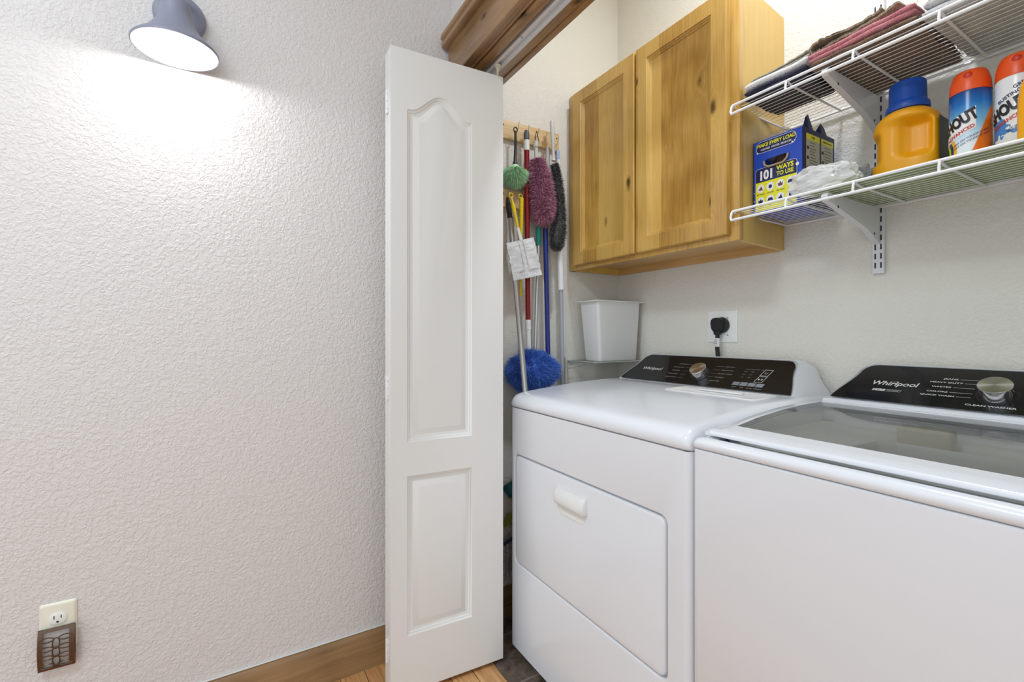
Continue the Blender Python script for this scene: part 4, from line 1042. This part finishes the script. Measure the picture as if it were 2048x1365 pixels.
# ------------------------------------------------------------------ spray cans
def can_mat(kind, x, y, z0):
    m, nt, p = new_mat('can_print_'+kind); N = nt.nodes; L = nt.links
    g = N.new('ShaderNodeNewGeometry'); s = N.new('ShaderNodeSeparateXYZ'); L.new(g.outputs['Position'], s.inputs[0])
    def ma(op, a, b=None, c=None, cl=False):
        n = N.new('ShaderNodeMath'); n.operation = op; n.use_clamp = cl
        for i, q in enumerate((a, b, c)):
            if q is None: continue
            if isinstance(q, (int, float)): n.inputs[i].default_value = q
            else: L.new(q, n.inputs[i])
        return n.outputs[0]
    X = ma('DIVIDE', ma('SUBTRACT', s.outputs[0], x), .033); Z = ma('DIVIDE', ma('SUBTRACT', s.outputs[2], z0), .15)
    r = N.new('ShaderNodeValToRGB'); L.new(Z, r.inputs['Fac']); E_ = r.color_ramp.elements
    def mixc(f, a, b):
        mx = N.new('ShaderNodeMix'); mx.data_type = 'RGBA'; L.new(f, mx.inputs['Factor'])
        for nm, q in (('A', a), ('B', b)):
            if isinstance(q, tuple): mx.inputs[nm].default_value = col(q)
            else: L.new(q, mx.inputs[nm])
        return mx.outputs['Result']
    if kind == 'orange':
        E_[0].color = col(s2l(235, 240, 246)); E_[0].position = .25; E_[1].color = col(s2l(18, 52, 120)); E_[1].position = 1.0
        e = E_.new(.55); e.color = col(s2l(120, 190, 226)); e = E_.new(.8); e.color = col(s2l(20, 110, 190))
        # orange sweep: below a rising curve on the right
        n = N.new('ShaderNodeTexNoise'); n.inputs['Scale'].default_value = 60; L.new(g.outputs['Position'], n.inputs['Vector'])
        cur = ma('ADD', ma('MULTIPLY', ma('POWER', ma('ABSOLUTE', ma('ADD', X, .35)), 2.2), .40), .0)
        f = ma('MULTIPLY', ma('SUBTRACT', cur, Z), 40, cl=True); f2 = ma('MULTIPLY', f, ma('GREATER_THAN', X, -.35))
        c_ = mixc(f2, r.outputs[0], s2l(238, 118, 28))
        # rainbow rings at lower left
        d = ma('SQRT', ma('ADD', ma('POWER', ma('ADD', X, 1.25), 2), ma('POWER', ma('MULTIPLY', ma('SUBTRACT', Z, .18), 3.0), 2)))
        ring = N.new('ShaderNodeValToRGB'); ring.color_ramp.interpolation = 'CONSTANT'; L.new(d, ring.inputs['Fac']); R2 = ring.color_ramp.elements
        R2[0].color = col(s2l(200, 220, 60)); R2[1].position = .30; R2[1].color = col(s2l(20, 80, 60))
        for pz, cc in ((.42, s2l(190, 220, 50)), (.55, s2l(14, 60, 110)), (.70, s2l(246, 180, 50))): e = R2.new(pz); e.color = col(cc)
        inr = ma('MULTIPLY', ma('LESS_THAN', d, .88), ma('LESS_THAN', Z, .5)); c_ = mixc(inr, c_, ring.outputs[0])
    else:
        E_[0].color = col(s2l(225, 225, 220)); E_[0].position = .2; E_[1].color = col(s2l(236, 238, 240)); E_[1].position = .55
        n = N.new('ShaderNodeTexNoise'); n.inputs['Scale'].default_value = 40; n.inputs['Detail'].default_value = 3; L.new(g.outputs['Position'], n.inputs['Vector'])
        band = ma('MULTIPLY', ma('GREATER_THAN', n.outputs['Fac'], ma('ADD', .42, ma('MULTIPLY', ma('ABSOLUTE', ma('SUBTRACT', Z, .33)), .9))), ma('LESS_THAN', Z, .5))
        c_ = mixc(band, r.outputs[0], s2l(66, 128, 190))
    L.new(c_, p.inputs['Base Color']); p.inputs['Roughness'].default_value = .25
    return m
M['cap_orange'] = plain('orange_cap_plastic', s2l(232, 84, 20), .35)
def can(x, y, kind, label, rot0):
    r = empty('spray_can', (x, y, ZL), label, 'spray can', 'stain remover cans'); R = .0325
    mb = MB(); mb.mat(1).lathe([(R*.93, 0), (R, .004), (R, .006)], (x, y, ZL), 48, None, True); mb.mat(0).lathe([(R, .006), (R, .142), (R*.97, .147)], (x, y, ZL), 48)
    mb.build('body', [can_mat(kind, x, y, ZL), M['chrome']], r, sharp=50)
    c = MB(); c.lathe([(R*.99, .1465), (R*.995, .151), (R*.96, .168), (R*.88, .179), (R*.82, .185), (R*.73, .190), (R*.5, .1925), (0, .193)], (x, y, ZL), 48); cap = c.build('cap', M['cap_orange'], r, sharp=60)
    n_ = MB(); n_.bm(crumple(x+.003, y-R*.78, ZL+.176, .008, .006, .009, 3, 0, 3)); n_.build('nozzle', plain('red_nozzle', s2l(200, 48, 20), .4), cap)
    def wrap(off): return lambda a, b2: (x+(R+off)*sin(rot0+a/R), y-(R+off)*cos(rot0+a/R), ZL+b2)
    def curved_text(mb, s, cx_, cz_, size, rot, off, **k):
        vs, fs = text2d(s, size, **k); cc, ss = cos(rot), sin(rot); w = wrap(off)
        mb.add([w(cx_+vx*cc-vy*ss, cz_+vx*ss+vy*cc) for vx, vy in vs], fs)
    g = MB(); tilt = .42
    hz = .088
    # white backing strip, then the black letters and the red line
    w = wrap(.0003); NN = 16
    def strip(l0, l1, b0, b1, off, cx_=0, cz_=hz):
        w_ = wrap(off); top = []; bot = []
        for i in range(NN+1):
            t_ = l0+(l1-l0)*i/NN
            top.append(w_(cx_+t_*cos(tilt)-b1*sin(tilt)*.0, cz_+t_*sin(tilt)+b1)); bot.append(w_(cx_+t_*cos(tilt), cz_+t_*sin(tilt)+b0))
        g.loft([bot, top], closed=False)
    if kind == 'orange': g.mat(1); strip(-.045, .018, -.0275, .016, .0003)
    g.mat(0); curved_text(g, 'SHOUT', -.0125, hz-.004, .030, tilt, .0010, bold=.055, shear=.1, sx=.66)
    g.mat(2); curved_text(g, 'ADVANCED', -.009, hz-.0255, .0095, tilt, .0010, bold=.03, sx=1.0)
    g.mat(3)
    if kind == 'orange':
        for i in range(2): curved_text(g, 'WORKS ON TOUGH STAINS', .006, hz-.038-.007*i, .0055, tilt, .0010)
    else:
        curved_text(g, 'GREASE', .014, hz+.040, .009, tilt, .0010, bold=.02); curved_text(g, 'BUSTING FOAM', .006, hz+.026, .009, tilt, .0010, bold=.02)
        curved_text(g, 'SET-IN STAINS', .010, hz-.038, .0065, tilt, .0010, bold=.01)
    g.build('label_print', [M['black_print'], M['white_card'], M['red_print'], M['navy_card']], r, sharp=-35)
can(-.3365, 1.300, 'orange', 'orange capped spray can with blue and orange label, left can', .0)
can(-.2680, 1.300, 'white', 'orange capped spray can with white label, right can', .0)

# ------------------------------------------------------------------ back wall outlet, plug, cord
pc = (on_y(1417, 650, YB)+on_y(1476, 650, YB))/2
wp = empty('dryer_outlet', (pc.x, YB, 1.062), 'white double outlet plate on back wall above the dryer', 'outlet')
p_ = MB(); w2 = .058
def L2(k, y): return [(a, y, b2) for a, b2 in rrect(pc.x-w2+k, pc.x+w2-k, 1.062+k, 1.176-k, .003, 4)]
p_.loft([L2(0, YB-.0003), L2(0, YB-.003), L2(.002, YB-.0055), L2(.004, YB-.006)], False, True); p_.build('plate', M['outlet'], wp)
s = MB()
for dx in (-.023, .023):
    for dz in (.030, -.030): MB().lathe([(0, .0005), (.0028, .0005), (.003, 0)], (pc.x+dx, YB-.006, 1.119+dz), 10, (0, -1, 0)).build('screw', M['zinc'], wp)
cp = on_y(1440, 655, YB-.03)
pg = empty('power_cord', (cp.x, YB-.006, .9), 'thick black power cord with round plug in the white outlet', 'power cord')
q = MB(); ox = pc.x+.004; oz_ = 1.124
q.lathe([(.0265, 0), (.028, .003), (.027, .012), (.018, .014)], (ox, YB-.0062, oz_), 32, (0, -1, 0), True, True)
hd_ = [(-.022, .006), (-.020, .018), (-.012, .0245), (0, .026), (.012, .0245), (.020, .018), (.022, .006), (.019, -.012), (.013, -.022), (-.013, -.022), (-.019, -.012)]
ox2 = ox-.006
q.loft([[(ox+a*.9, YB-.014, oz_+b2*.9) for a, b2 in hd_], [(ox2+a, YB-.020, oz_+b2) for a, b2 in hd_], [(ox2+a, YB-.036, oz_+b2) for a, b2 in hd_], [(ox2+a*.93, YB-.0385, oz_+b2*.93) for a, b2 in hd_]], True, True)
q.box(ox2-.011, ox2+.011, YB-.036, YB-.018, oz_-.034, oz_-.020, .003)
q.build('plug', M['rubber'], pg)
c = MB(); c.tube([(ox2, YB-.027, oz_-.030), (ox2-.001, YB-.027, 1.04), (ox2, YB-.022, 1.0), (ox2+.002, YB-.018, .93), (ox2, YB-.018, .80)], .0072, 12); c.build('cord', M['rubber'], pg)
c = MB(); c.tube([(ox2-.0005, YB-.027, 1.078), (ox2-.001, YB-.027, 1.048)], .0080, 14); c.build('cord_label', M['white_card'], pg)
c = MB()
for i in range(4): c.box(ox2-.005, ox2+.004, YB-.0355, YB-.0351, 1.053+.006*i, 1.0545+.006*i)
c.build('cord_print', M['slot'], pg)

# ------------------------------------------------------------------ corner shelf and bin
ZB = .985
cs = empty('corner_shelf', (-1.45, 1.34, ZB-.01), 'small metal wire shelf in the corner under the white bin', 'shelf')
w = MB()
for y in (1.20, 1.47): w.tube([(-1.55, y, ZB-.004), (-1.385, y, ZB-.004)], .0028, 8)
w.tube([(-1.55, 1.20, ZB-.004), (-1.55, 1.47, ZB-.004)], .0028, 8); w.tube([(-1.385, 1.20, ZB-.004), (-1.385, 1.47, ZB-.004)], .0028, 8)
w.build('rim', M['zinc'], cs)
w = MB()
for i in range(7): w.tube([(-1.55+.0235*(i+.5), 1.20, ZB-.0028), (-1.55+.0235*(i+.5), 1.47, ZB-.0028)], .0014, 6)
w.build('wires', M['zinc'], cs)
w = MB(); w.tube([(-1.545, 1.205, ZB-.006), (-1.52, 1.20, ZB-.020), (-1.50, 1.195, ZB-.010), (-1.47, 1.192, ZB-.022), (-1.44, 1.195, ZB-.012), (-1.40, 1.2, ZB-.006)], .0018, 6); w.build('front_scroll', M['zinc'], cs)
w = MB(); w.tube([(-1.5535, 1.19, ZB+.012), (-1.5535, 1.19, ZB-.1), (-1.5535, 1.19, ZB-.14)], .0013, 6); w.build('hanging_wire', M['zinc'], cs)
for y in (1.21, 1.46): MB().box(XL+.0003, XL+.006, y-.004, y+.004, ZB-.006, ZB+.010, .002).build('wall_clip', M['white_plastic'], cs)
bn = empty('waste_bin', (-1.45, 1.35, ZB), 'slim white plastic bin standing in the corner right of the mops', 'bin')
bz = lambda x0, x1, y0, y1, z, r=.012: [(a, b2, z) for a, b2 in rrect(x0, x1, y0, y1, r, 5)]
m_ = MB()
T0 = (-1.512, -1.398, 1.232, 1.468); B0 = (-1.494, -1.405, 1.250, 1.450)
m_.loft([bz(*B0, ZB-.0005, .012), bz(B0[0]-.003, B0[1]+.003, B0[2]-.003, B0[3]+.003, ZB+.005, .014), bz(*T0, ZB+.236, .012)], True)
m_.loft([bz(*T0, ZB+.236, .012), bz(T0[0]-.010, T0[1]+.010, T0[2]-.016, T0[3]+.012, ZB+.238, .014), bz(T0[0]-.011, T0[1]+.011, T0[2]-.017, T0[3]+.013, ZB+.242, .014), bz(T0[0]-.003, T0[1]+.003, T0[2]-.006, T0[3]+.006, ZB+.2435, .013), bz(T0[0]+.002, T0[1]-.002, T0[2]+.002, T0[3]-.002, ZB+.240, .012), bz(B0[0]+.003, B0[1]-.003, B0[2]+.003, B0[3]-.003, ZB+.004, .01)], False, True)
m_.build('body', M['bin'], bn, sharp=40)

# ------------------------------------------------------------------ hook boards
def board(z0, z1, y0, y1, label, hooks):
    r = empty('hook_board', (XL, (y0+y1)/2, z0), label, 'hook board', 'pine hook boards')
    MB().box(XL+.0003, XL+.018, y0, y1, z0, z1, .002).build('board', M['pine'], r)
    for hy, hz in hooks:
        mb = MB(); x = XL+.018
        mb.tube(smooth([(x-.002, hy, hz-.004), (x+.012, hy, hz-.010), (x+.020, hy+.001, hz-.006), (x+.026, hy+.002, hz+.008), (x+.028, hy+.002, hz+.020)], 4), .0014, 6); mb.build('hook', M['zinc'], r)
    for sy in (y0+.012, y1-.012): MB().lathe([(0, .0006), (.003, .0006), (.0032, 0)], (XL+.018, sy, (z0+z1)/2+.015), 10, (1, 0, 0)).build('screw', M['slot'], r)
BXF = XL+.018
def W(px, py, x=XL+.045): return on_x(px, py, x)
hooks = [(W(1037, 262).y, 1.885), (W(1057, 268).y, 1.883), (W(1077, 272).y, 1.882), (W(1092, 282).y, 1.870), (W(1116, 285).y, 1.868)]
board(1.843, 1.913, .872, 1.148, 'upper pine board with wire hooks on left closet wall', hooks)
board(1.580, 1.650, .872, 1.10, 'lower pine board with wire hooks, behind the yellow handles', [(W(1022, 385).y, 1.632), (W(1047, 390).y, 1.628)])

def pole(mb, pts, r, seg=14, rs=None): mb.tube(pts, r, seg, rs=rs)
def fur(mb, samp, n, L0, w, seed, grav=.3, jit=.5, curl=.3):
    R = random.Random(seed)
    for _ in range(n):
        p_, nm = samp(R); d = (nm+Vector((R.uniform(-jit, jit), R.uniform(-jit, jit), R.uniform(-jit, jit)-grav))).normalized()
        ln = L0*R.uniform(.6, 1.15); side = d.cross(Vector((R.uniform(-1, 1), R.uniform(-1, 1), R.uniform(-1, 1)))).normalized()*w
        c_ = Vector((R.uniform(-curl, curl), R.uniform(-curl, curl), R.uniform(-curl, curl)-grav*.6))*ln
        q1 = p_+d*ln*.5+c_*.25; q2 = p_+d*ln+c_*.8
        mb.add([p_-side, p_+side, q1+side*.8, q1-side*.8, q2], [(0, 1, 2, 3), (3, 2, 4)])
def spine_sampler(spine, radii):
    sp = [Vector(p) for p in spine]; n = len(sp)-1
    def f(R):
        if R.random() < .14:
            ax = (sp[-1]-sp[-2]).normalized(); d = Vector((R.gauss(0, 1), R.gauss(0, 1), R.gauss(0, 1))).normalized()
            if d.dot(ax) < 0: d = -d
            return sp[-1]+d*radii[-1], d
        t_ = R.uniform(0, n*.9999); i = int(t_); u = t_-i; p_ = sp[i].lerp(sp[i+1], u); r = radii[i]+(radii[i+1]-radii[i])*u
        ax = (sp[i+1]-sp[i]).normalized(); a = ax.orthogonal().normalized(); b2 = ax.cross(a); th = R.uniform(0, 2*pi)
        return p_+(a*cos(th)+b2*sin(th))*r, a*cos(th)+b2*sin(th)
    return f
def round_end(sp, rad):
    """points and radii with a rounded bottom added"""
    ax = (Vector(sp[-1])-Vector(sp[-2])).normalized(); r = rad[-1]
    return list(sp)+[Vector(sp[-1])+ax*r*sin(k*pi/8) for k in (1, 2, 3, 4)], list(rad)+[r*cos(k*pi/8)+.0005 for k in (1, 2, 3, 4)]
X1 = XL+.050   # first row of hanging things
# 1 green duster
g1 = W(1031, 258, X1); g2 = W(1030, 328, X1)
r = empty('hand_duster', g1, 'small pale green fluffy duster with thin black handle', 'duster')
mb = MB(); lp_ = [(g1.x, g1.y+.008*sin(k*pi/6), g1.z+.004-.008+.010*cos(k*pi/6)) for k in range(13)]; mb.tube(lp_, .0022, 8); mb.tube([(g1.x, g1.y, g1.z-.010), (g1.x, g1.y, (g1.z+g2.z)/2), (g2.x, g2.y, g2.z+.01), (g2.x, g2.y, g2.z-.006)], .005, 12, rs=[.0045, .0052, .006, .012]); mb.build('handle', M['black_plastic'], r)
mb = MB(); gc = Vector((g2.x, g2.y, g2.z-.003))
sp = [gc+Vector((0, 0, -.002)), gc+Vector((0, 0, -.02)), gc+Vector((0, 0, -.04)), gc+Vector((0, 0, -.058))]
rad = [.012, .026, .032, .028]
mb.lathe([(.01, .0), (.022, -.012), (.028, -.03), (.024, -.050), (.0, -.056)], gc, 24)
def gs(R):
    th = R.uniform(0, 2*pi); ph = R.uniform(-.1, 1.5); d_ = Vector((cos(th)*cos(ph), sin(th)*cos(ph), -sin(ph)))
    return gc+Vector((0, 0, -.016))+Vector((d_.x*.022, d_.y*.022, d_.z*.03)), d_
fur(mb, gs, 6000, .038, .0007, 3, grav=.42, jit=.16, curl=.14); mb.build('fluff', fur_mat('green_fibre', s2l(140, 214, 142), s2l(226, 252, 220)), r, sharp=-60)
# 2 red extension pole with blue mop head
p0 = W(1053, 264, X1); p1 = W(1056, 640, X1); p2 = W(1057, 690, X1+.01)
r = empty('extension_duster', p2, 'red pole duster hung upside down with big blue chenille head', 'duster')
mb = MB(); mb.tube([p0+Vector((0, 0, .005)), p0+Vector((0, 0, -.004)), p0+Vector((0, 0, -.03))], .011, 16, rs=[.007, .011, .0115]); e_ = mb.build('end_cap', plain('grey_rubber_cap', s2l(84, 86, 92), .5), r)
pa = p0.lerp(p1, .045); pb_ = p0.lerp(p1, .10)
MB().tube([pa, pb_], .0118, 16).build('grip_sleeve', M['white_plastic'], r)
M['red'] = plain('dark_red_metal', s2l(140, 24, 30), .35, .2)
MB().tube([pb_, p1], .0100, 16, rs=[.0105, .0098]).build('pole', M['red'], r)
MB().tube([p1, p1+Vector((0, 0, -.003)), p1.lerp(p2, .4), p1.lerp(p2, .42), p1.lerp(p2, .9), p2+Vector((0, 0, -.03))], .01, 16, rs=[.0115, .0118, .0112, .0095, .0095, .012]).build('connector', M['white_plastic'], r)
mc = W(1066, 742, XL+.072)
mb = MB(); mb.lathe([(.0, .055), (.06, .052), (.088, .03), (.096, 0), (.088, -.035), (.055, -.058), (0, -.062)], mc, 28, sx=.45)
core = list(mb.v)
def ms(R):
    th = R.uniform(0, 2*pi); ph = R.uniform(-1.25, 1.45); rr = Vector((.044*cos(ph)*cos(th), .098*cos(ph)*sin(th), .060*sin(ph)))
    tuft = noise.noise(rr*32)
    nm = Vector((rr.x/.044, rr.y/.098, rr.z/.06)).normalized(); return mc+rr*(1+.18*tuft), (nm+Vector((0, noise.noise(rr*32+Vector((5, 0, 0)))*1.0, noise.noise(rr*32+Vector((0, 7, 0)))*1.0))).normalized()
fur(mb, ms, 17000, .028, .0008, 11, grav=.15, jit=.38); mb.build('fluff', fur_mat('blue_fibre', s2l(30, 72, 176), s2l(110, 160, 240)), r, sharp=-60)
# 3 purple duster
X2 = XL+.072
h0 = W(1072, 283, X2); h1 = W(1073, 318, X2); f1 = W(1090, 440, X2)
r = empty('fluffy_duster', h0, 'mauve purple fluffy duster hanging from a wire loop', 'duster')
mb = MB(); mb.tube([h0, h0+Vector((0, 0, -.022)), h0+Vector((0, 0, -.026)), h1+Vector((0, 0, -.01))], .01, 14, rs=[.0095, .0105, .007, .009]); mb.build('handle', plain('pale_grey_plastic', s2l(196, 194, 186), .45), r)
mb = MB(); mb.tube(smooth([h0+Vector((0, -.003, -.03)), h0+Vector((.004, -.006, 0)), h0+Vector((0, -.002, .022)), h0+Vector((0, .004, .040)), h0+Vector((0, .008, .022)), h0+Vector((.003, .010, 0)), h0+Vector((0, .004, -.03))], 4), .0016, 6); mb.build('hanging_loop', M['rubber'], r)
sp = [W(1073, 318, X2), W(1077, 345, X2), W(1082, 375, X2), W(1085, 405, X2), W(1086, 430, X2)]; rad = [.012, .029, .033, .036, .026]
mb = MB(); q_ = round_end(sp, rad); mb.tube(q_[0], .02, 20, rs=[a*.92 for a in q_[1]]); fur(mb, spine_sampler(sp, rad), 12000, .023, .0008, 21, grav=.25, jit=.55); mb.build('fluff', fur_mat('mauve_fibre', s2l(116, 56, 82), s2l(232, 168, 192)), r, sharp=-60)
# 4 teal handled silver pole
a = W(1077, 385, XL+.035); b2 = W(1077, 492, XL+.035); c2 = W(1070, 700, XL+.035)
r = empty('cleaning_pole', c2, 'thin silver pole with turquoise grip behind the purple duster', 'pole')
MB().tube([a, b2], .0095, 14).build('grip', plain('teal_rubber', s2l(32, 156, 136), .5), r); MB().tube([b2, c2], .0075, 14).build('pole', plain('silver_tube', (.62, .62, .62), .3, .8), r)
# 5 blue pole
a = W(1086, 290, XL+.042); m1 = W(1090, 460, XL+.042); c2 = W(1096, 710, XL+.042)
r = empty('mop_pole', c2, 'long dark blue mop pole beside the silver one', 'pole')
MB().tube([m1+Vector((0, 0, .06)), c2], .0098, 14).build('pole', plain('royal_blue_tube', s2l(34, 50, 128), .35), r)
MB().tube([W(1096, 296, XL+.042), m1+Vector((0, 0, .06))], .0095, 14).build('handle', plain('pale_grey_sleeve', s2l(186, 184, 176), .4), r)
# 6 narrow white bristle brush
a = W(1100, 500, XL+.02); c2 = W(1105, 620, XL+.02)
mb = MB(); mb.tube([W(1102, 440, XL+.015), W(1101, 500, XL+.015), W(1105, 625, XL+.015)], .004, 8)
o_ = tag(mb.build('bottle_brush', M['white_plastic']), 'narrow white bristle brush between the blue and white poles', 'brush')
mb = MB()
for k in range(60):
    q = a.lerp(c2, k/59)
    for dy in (-.006, .0, .006): mb.tube([q+Vector((0, dy*.3, 0)), q+Vector((.014, dy-.002, -.001))], .0006, 3, cap=False)
bq = mb.build('bristles', M['white_plastic'], o_); bq.location = (0, 0, 0); bq['kind'] = 'stuff'
# keep the bristles where they were modelled
# 7 black duster with grey handle
X3 = XL+.070
h0 = W(1104, 243, X3); h1 = W(1107, 318, X3)
r = empty('wand_duster', h1, 'long black fluffy duster with pale grey handle, rightmost of the dusters', 'duster')
MB().tube([h0, h0+Vector((0, 0, -.003)), h0.lerp(h1, .5), h0.lerp(h1, .85), h1, h1+Vector((0, 0, -.008))], .01, 14, rs=[.0085, .0092, .0085, .006, .007, .009]).build('handle', plain('light_grey_plastic', s2l(202, 202, 200), .4), r)
sp = [W(1109, 328, X3), W(1113, 355, X3), W(1117, 390, X3), W(1119, 425, X3), W(1117, 460, X3), W(1114, 487, X3)]; rad = [.008, .014, .017, .019, .025, .021]
mb = MB(); q_ = round_end(sp, rad); mb.tube(q_[0], .01, 16, rs=q_[1]); fur(mb, spine_sampler(sp, rad), 7000, .014, .0008, 31, grav=.15, jit=.6); mb.build('fluff', fur_mat('black_fibre', s2l(8, 8, 10), s2l(120, 120, 118), .3), r, sharp=-60)
# 8 white sleeved grey pole
r0 = W(1120, 505, XL+.03); r1 = W(1122, 580, XL+.03); r2 = W(1125, 770, XL+.03)
r = empty('sleeved_pole', r2, 'grey pole with white plastic sleeve, rightmost of hanging poles', 'pole')
MB().tube([W(1117, 320, XL+.03), r0+Vector((0, 0, .01)), r1], .0115, 16, rs=[.008, .0115, .0125]).build('sleeve', M['white_plastic'], r)
MB().tube([r1, r2], .0088, 14).build('pole', plain('grey_tube', s2l(170, 172, 176), .4), r)
mb = MB(); a = W(1117, 300, XL+.022); mb.box(XL+.0205, XL+.0225, a.y-.008, a.y+.006, a.z-.045, a.z-.002, .0005); tag(mb.build('hang_tag', plain('pale_blue_plastic', s2l(170, 190, 226), .4)), 'small pale blue tag hanging below the right end of upper hook board', 'tag')
# 9 silver pole with black grip
X4 = XL+.045
a = W(1015, 395, X4-.02); b2 = W(1020, 438, X4-.015); c2 = W(1051, 790, X4+.120)
r = empty('silver_pole', c2, 'leaning silver pole with black grip, in front of the blue mop head', 'pole')
MB().tube([a, a.lerp(b2, .3), b2], .010, 14, rs=[.004, .009, .0105]).build('grip', M['black_plastic'], r); MB().tube([b2, c2], .0105, 16).build('pole', plain('brushed_tube', (.5, .5, .5), .3, .85), r)
# 10 yellow ribbed stick
a = W(1043, 395, XL+.055); b2 = W(1042, 480, XL+.055); c2 = W(1041, 592, XL+.04)
r = empty('ribbed_wand', c2, 'yellow ribbed plastic wand hanging from the lower board', 'wand')
M['yellow'] = plain('yellow_plastic', s2l(238, 206, 22), .35)
pts = []; rs = []
for k in range(41):
    t_ = k/40; pts.append(a.lerp(b2, t_)); rs.append((.0085+.0012*(k % 4 == 0))*(1-.25*t_) if k else .005)
MB().tube(pts, .01, 12, rs=rs).build('grip', M['yellow'], r)
MB().tube([b2, b2.lerp(c2, .8), b2.lerp(c2, .88), b2.lerp(c2, .95), c2], .005, 10, rs=[.0055, .005, .0045, .0065, .006]).build('rod', M['yellow'], r)
MB().tube([(a.x, a.y-.004+.008*sin(k*pi/6), a.z+.004+.008*cos(k*pi/6)) for k in range(13)], .0018, 6).build('ring', M['yellow'], r)
# 11 yellow and white pad duster
X5 = XL+.088
ra = W(1022, 391, X5-.03); hb_ = W(1036, 455, X5-.01); hc = W(1047, 500, X5); 
r = empty('pad_duster', hc, 'yellow handled duster with crumpled white disposable pad', 'duster')
MB().tube([(ra.x, ra.y+.0085*sin(k*pi/8), ra.z+.0085*cos(k*pi/8)) for k in range(17)], .0024, 8).build('ring', M['yellow'], r)
ra2 = ra+Vector((0, .002, -.009))
MB().tube([ra2, ra2.lerp(hb_, .3), ra2.lerp(hb_, .6), hb_], .006, 12, rs=[.003, .0085, .006, .0052]).build('handle', M['yellow'], r)
MB().tube([hb_, hb_.lerp(hc, .5), hc], .006, 12, rs=[.0055, .0075, .012], flat=.6).build('neck', M['white_plastic'], r)
cor = [W(1012, 487, X5), W(1067, 475, X5), W(1084, 550, X5), W(1027, 562, X5)]
mb = MB(); NU, NV = 26, 34
def pad(u, v, side):
    p_ = cor[0].lerp(cor[1], u).lerp(cor[3].lerp(cor[2], u), v); edge = min(u, 1-u, v*1.4, (1-v))
    th = .0015+.006*min(1, edge*6)*(1 if v < .82 else .3)
    seam = -.004*exp(-((u-.5)/.05)**2)*(1 if v < .8 else 0)
    wv = .0028*noise.noise((u*4, v*16, 1.0))+.0016*noise.noise((u*9, v*34, 5))
    jag = .004*noise.noise((v*9, u*9, 3)) if edge < .02 else 0
    return (p_.x+side*(th+seam)+wv, p_.y+jag, p_.z+jag)
for side in (1, -1): mb.loft([[pad(i/NU, j/NV, side) for i in range(NU+1)] for j in range(NV+1)], closed=False)
mb.build('pad', terry('white_nonwoven', s2l(206, 210, 210), s2l(240, 242, 242), 300, .4), r, sharp=60)
mb = MB()
for u in (.42, .58): mb.tube([Vector(pad(u, v/10, 1))+Vector((.0015, 0, 0)) for v in range(0, 8)], .0032, 8, flat=.5)
mb.build('fork', M['white_plastic'], r)
# bits seen through the gap beside the dryer
a = on_x(1011, 975, XL+.03)
o_ = empty('dustpan', (XL+.03, a.y+.03, a.z-.05), 'teal dustpan edge in the dark gap left of dryer', 'dustpan')
mb = MB(); mb.add([(XL+.02, a.y-.015, a.z-.005), (XL+.02, a.y+.09, a.z+.04), (XL+.02, a.y+.13, a.z-.07), (XL+.02, a.y+.02, a.z-.045)], [(0, 1, 2, 3)]); pn = mb.build('pan', plain('teal_plastic', s2l(22, 104, 106), .4), o_); sm = pn.modifiers.new('s', 'SOLIDIFY'); sm.thickness = .006
mb = MB(); mb.tube([(XL+.024, a.y-.016, a.z-.004), (XL+.024, a.y+.02, a.z-.047), (XL+.024, a.y+.13, a.z-.072)], .003, 8); mb.build('pan_lip', M['zinc'], o_)
a = on_x(1013, 1035, XL+.03)
o_ = empty('scrub_brush', (XL+.03, a.y, a.z-.02), 'yellow-green bristled brush below the teal dustpan', 'brush')
mb = MB(); mb.box(XL+.012, XL+.03, a.y+.040, a.y+.07, a.z-.02, a.z+.06, .004); mb.build('block', M['yellow'], o_)
mb = MB(); R_ = random.Random(3)
for k in range(70):
    q = Vector((XL+.02+R_.uniform(-.006, .008), a.y+.012+R_.uniform(-.002, .03), a.z+.0+R_.uniform(-.01, .01))); mb.tube([q, q+Vector((R_.uniform(-.004, .004), -.016-R_.uniform(0, .012), -.030-R_.uniform(0, .012)))], .0008, 4, cap=False)
mb.build('bristles', plain('lime_bristle', s2l(150, 160, 40), .5), o_)['kind'] = 'stuff'
a = on_x(1010, 1090, XL+.035)
o_ = empty('string_mop', (XL+.035, a.y+.03, a.z-.13), 'grey-white cotton mop head hanging behind the dryer', 'mop')
mb = MB(); R_ = random.Random(8)
for k in range(46):
    y = a.y-.012+.0028*k; x = XL+.012+R_.uniform(0, .035); mb.tube([(x, y, a.z+.0+.1*(k/60)), (x+R_.uniform(-.004, .004), y+R_.uniform(-.005, .005), a.z-.06), (x+R_.uniform(-.005, .005), y+R_.uniform(-.006, .006), a.z-.115-R_.uniform(0, .03))], .0042, 6)
mb.build('strings', terry('mop_cotton', s2l(128, 122, 118), s2l(206, 200, 196), 300), o_)['kind'] = 'stuff'
mb = MB()
for k in range(7): mb.lathe([(.0, .006), (.006, .004), (.007, 0), (.006, -.004), (0, -.006)], (XL+.048, a.y-.008+.011*k, a.z+.010+.004*k), 10)
mb.build('binding', plain('slate_blue_cord', s2l(48, 62, 96), .6), o_)
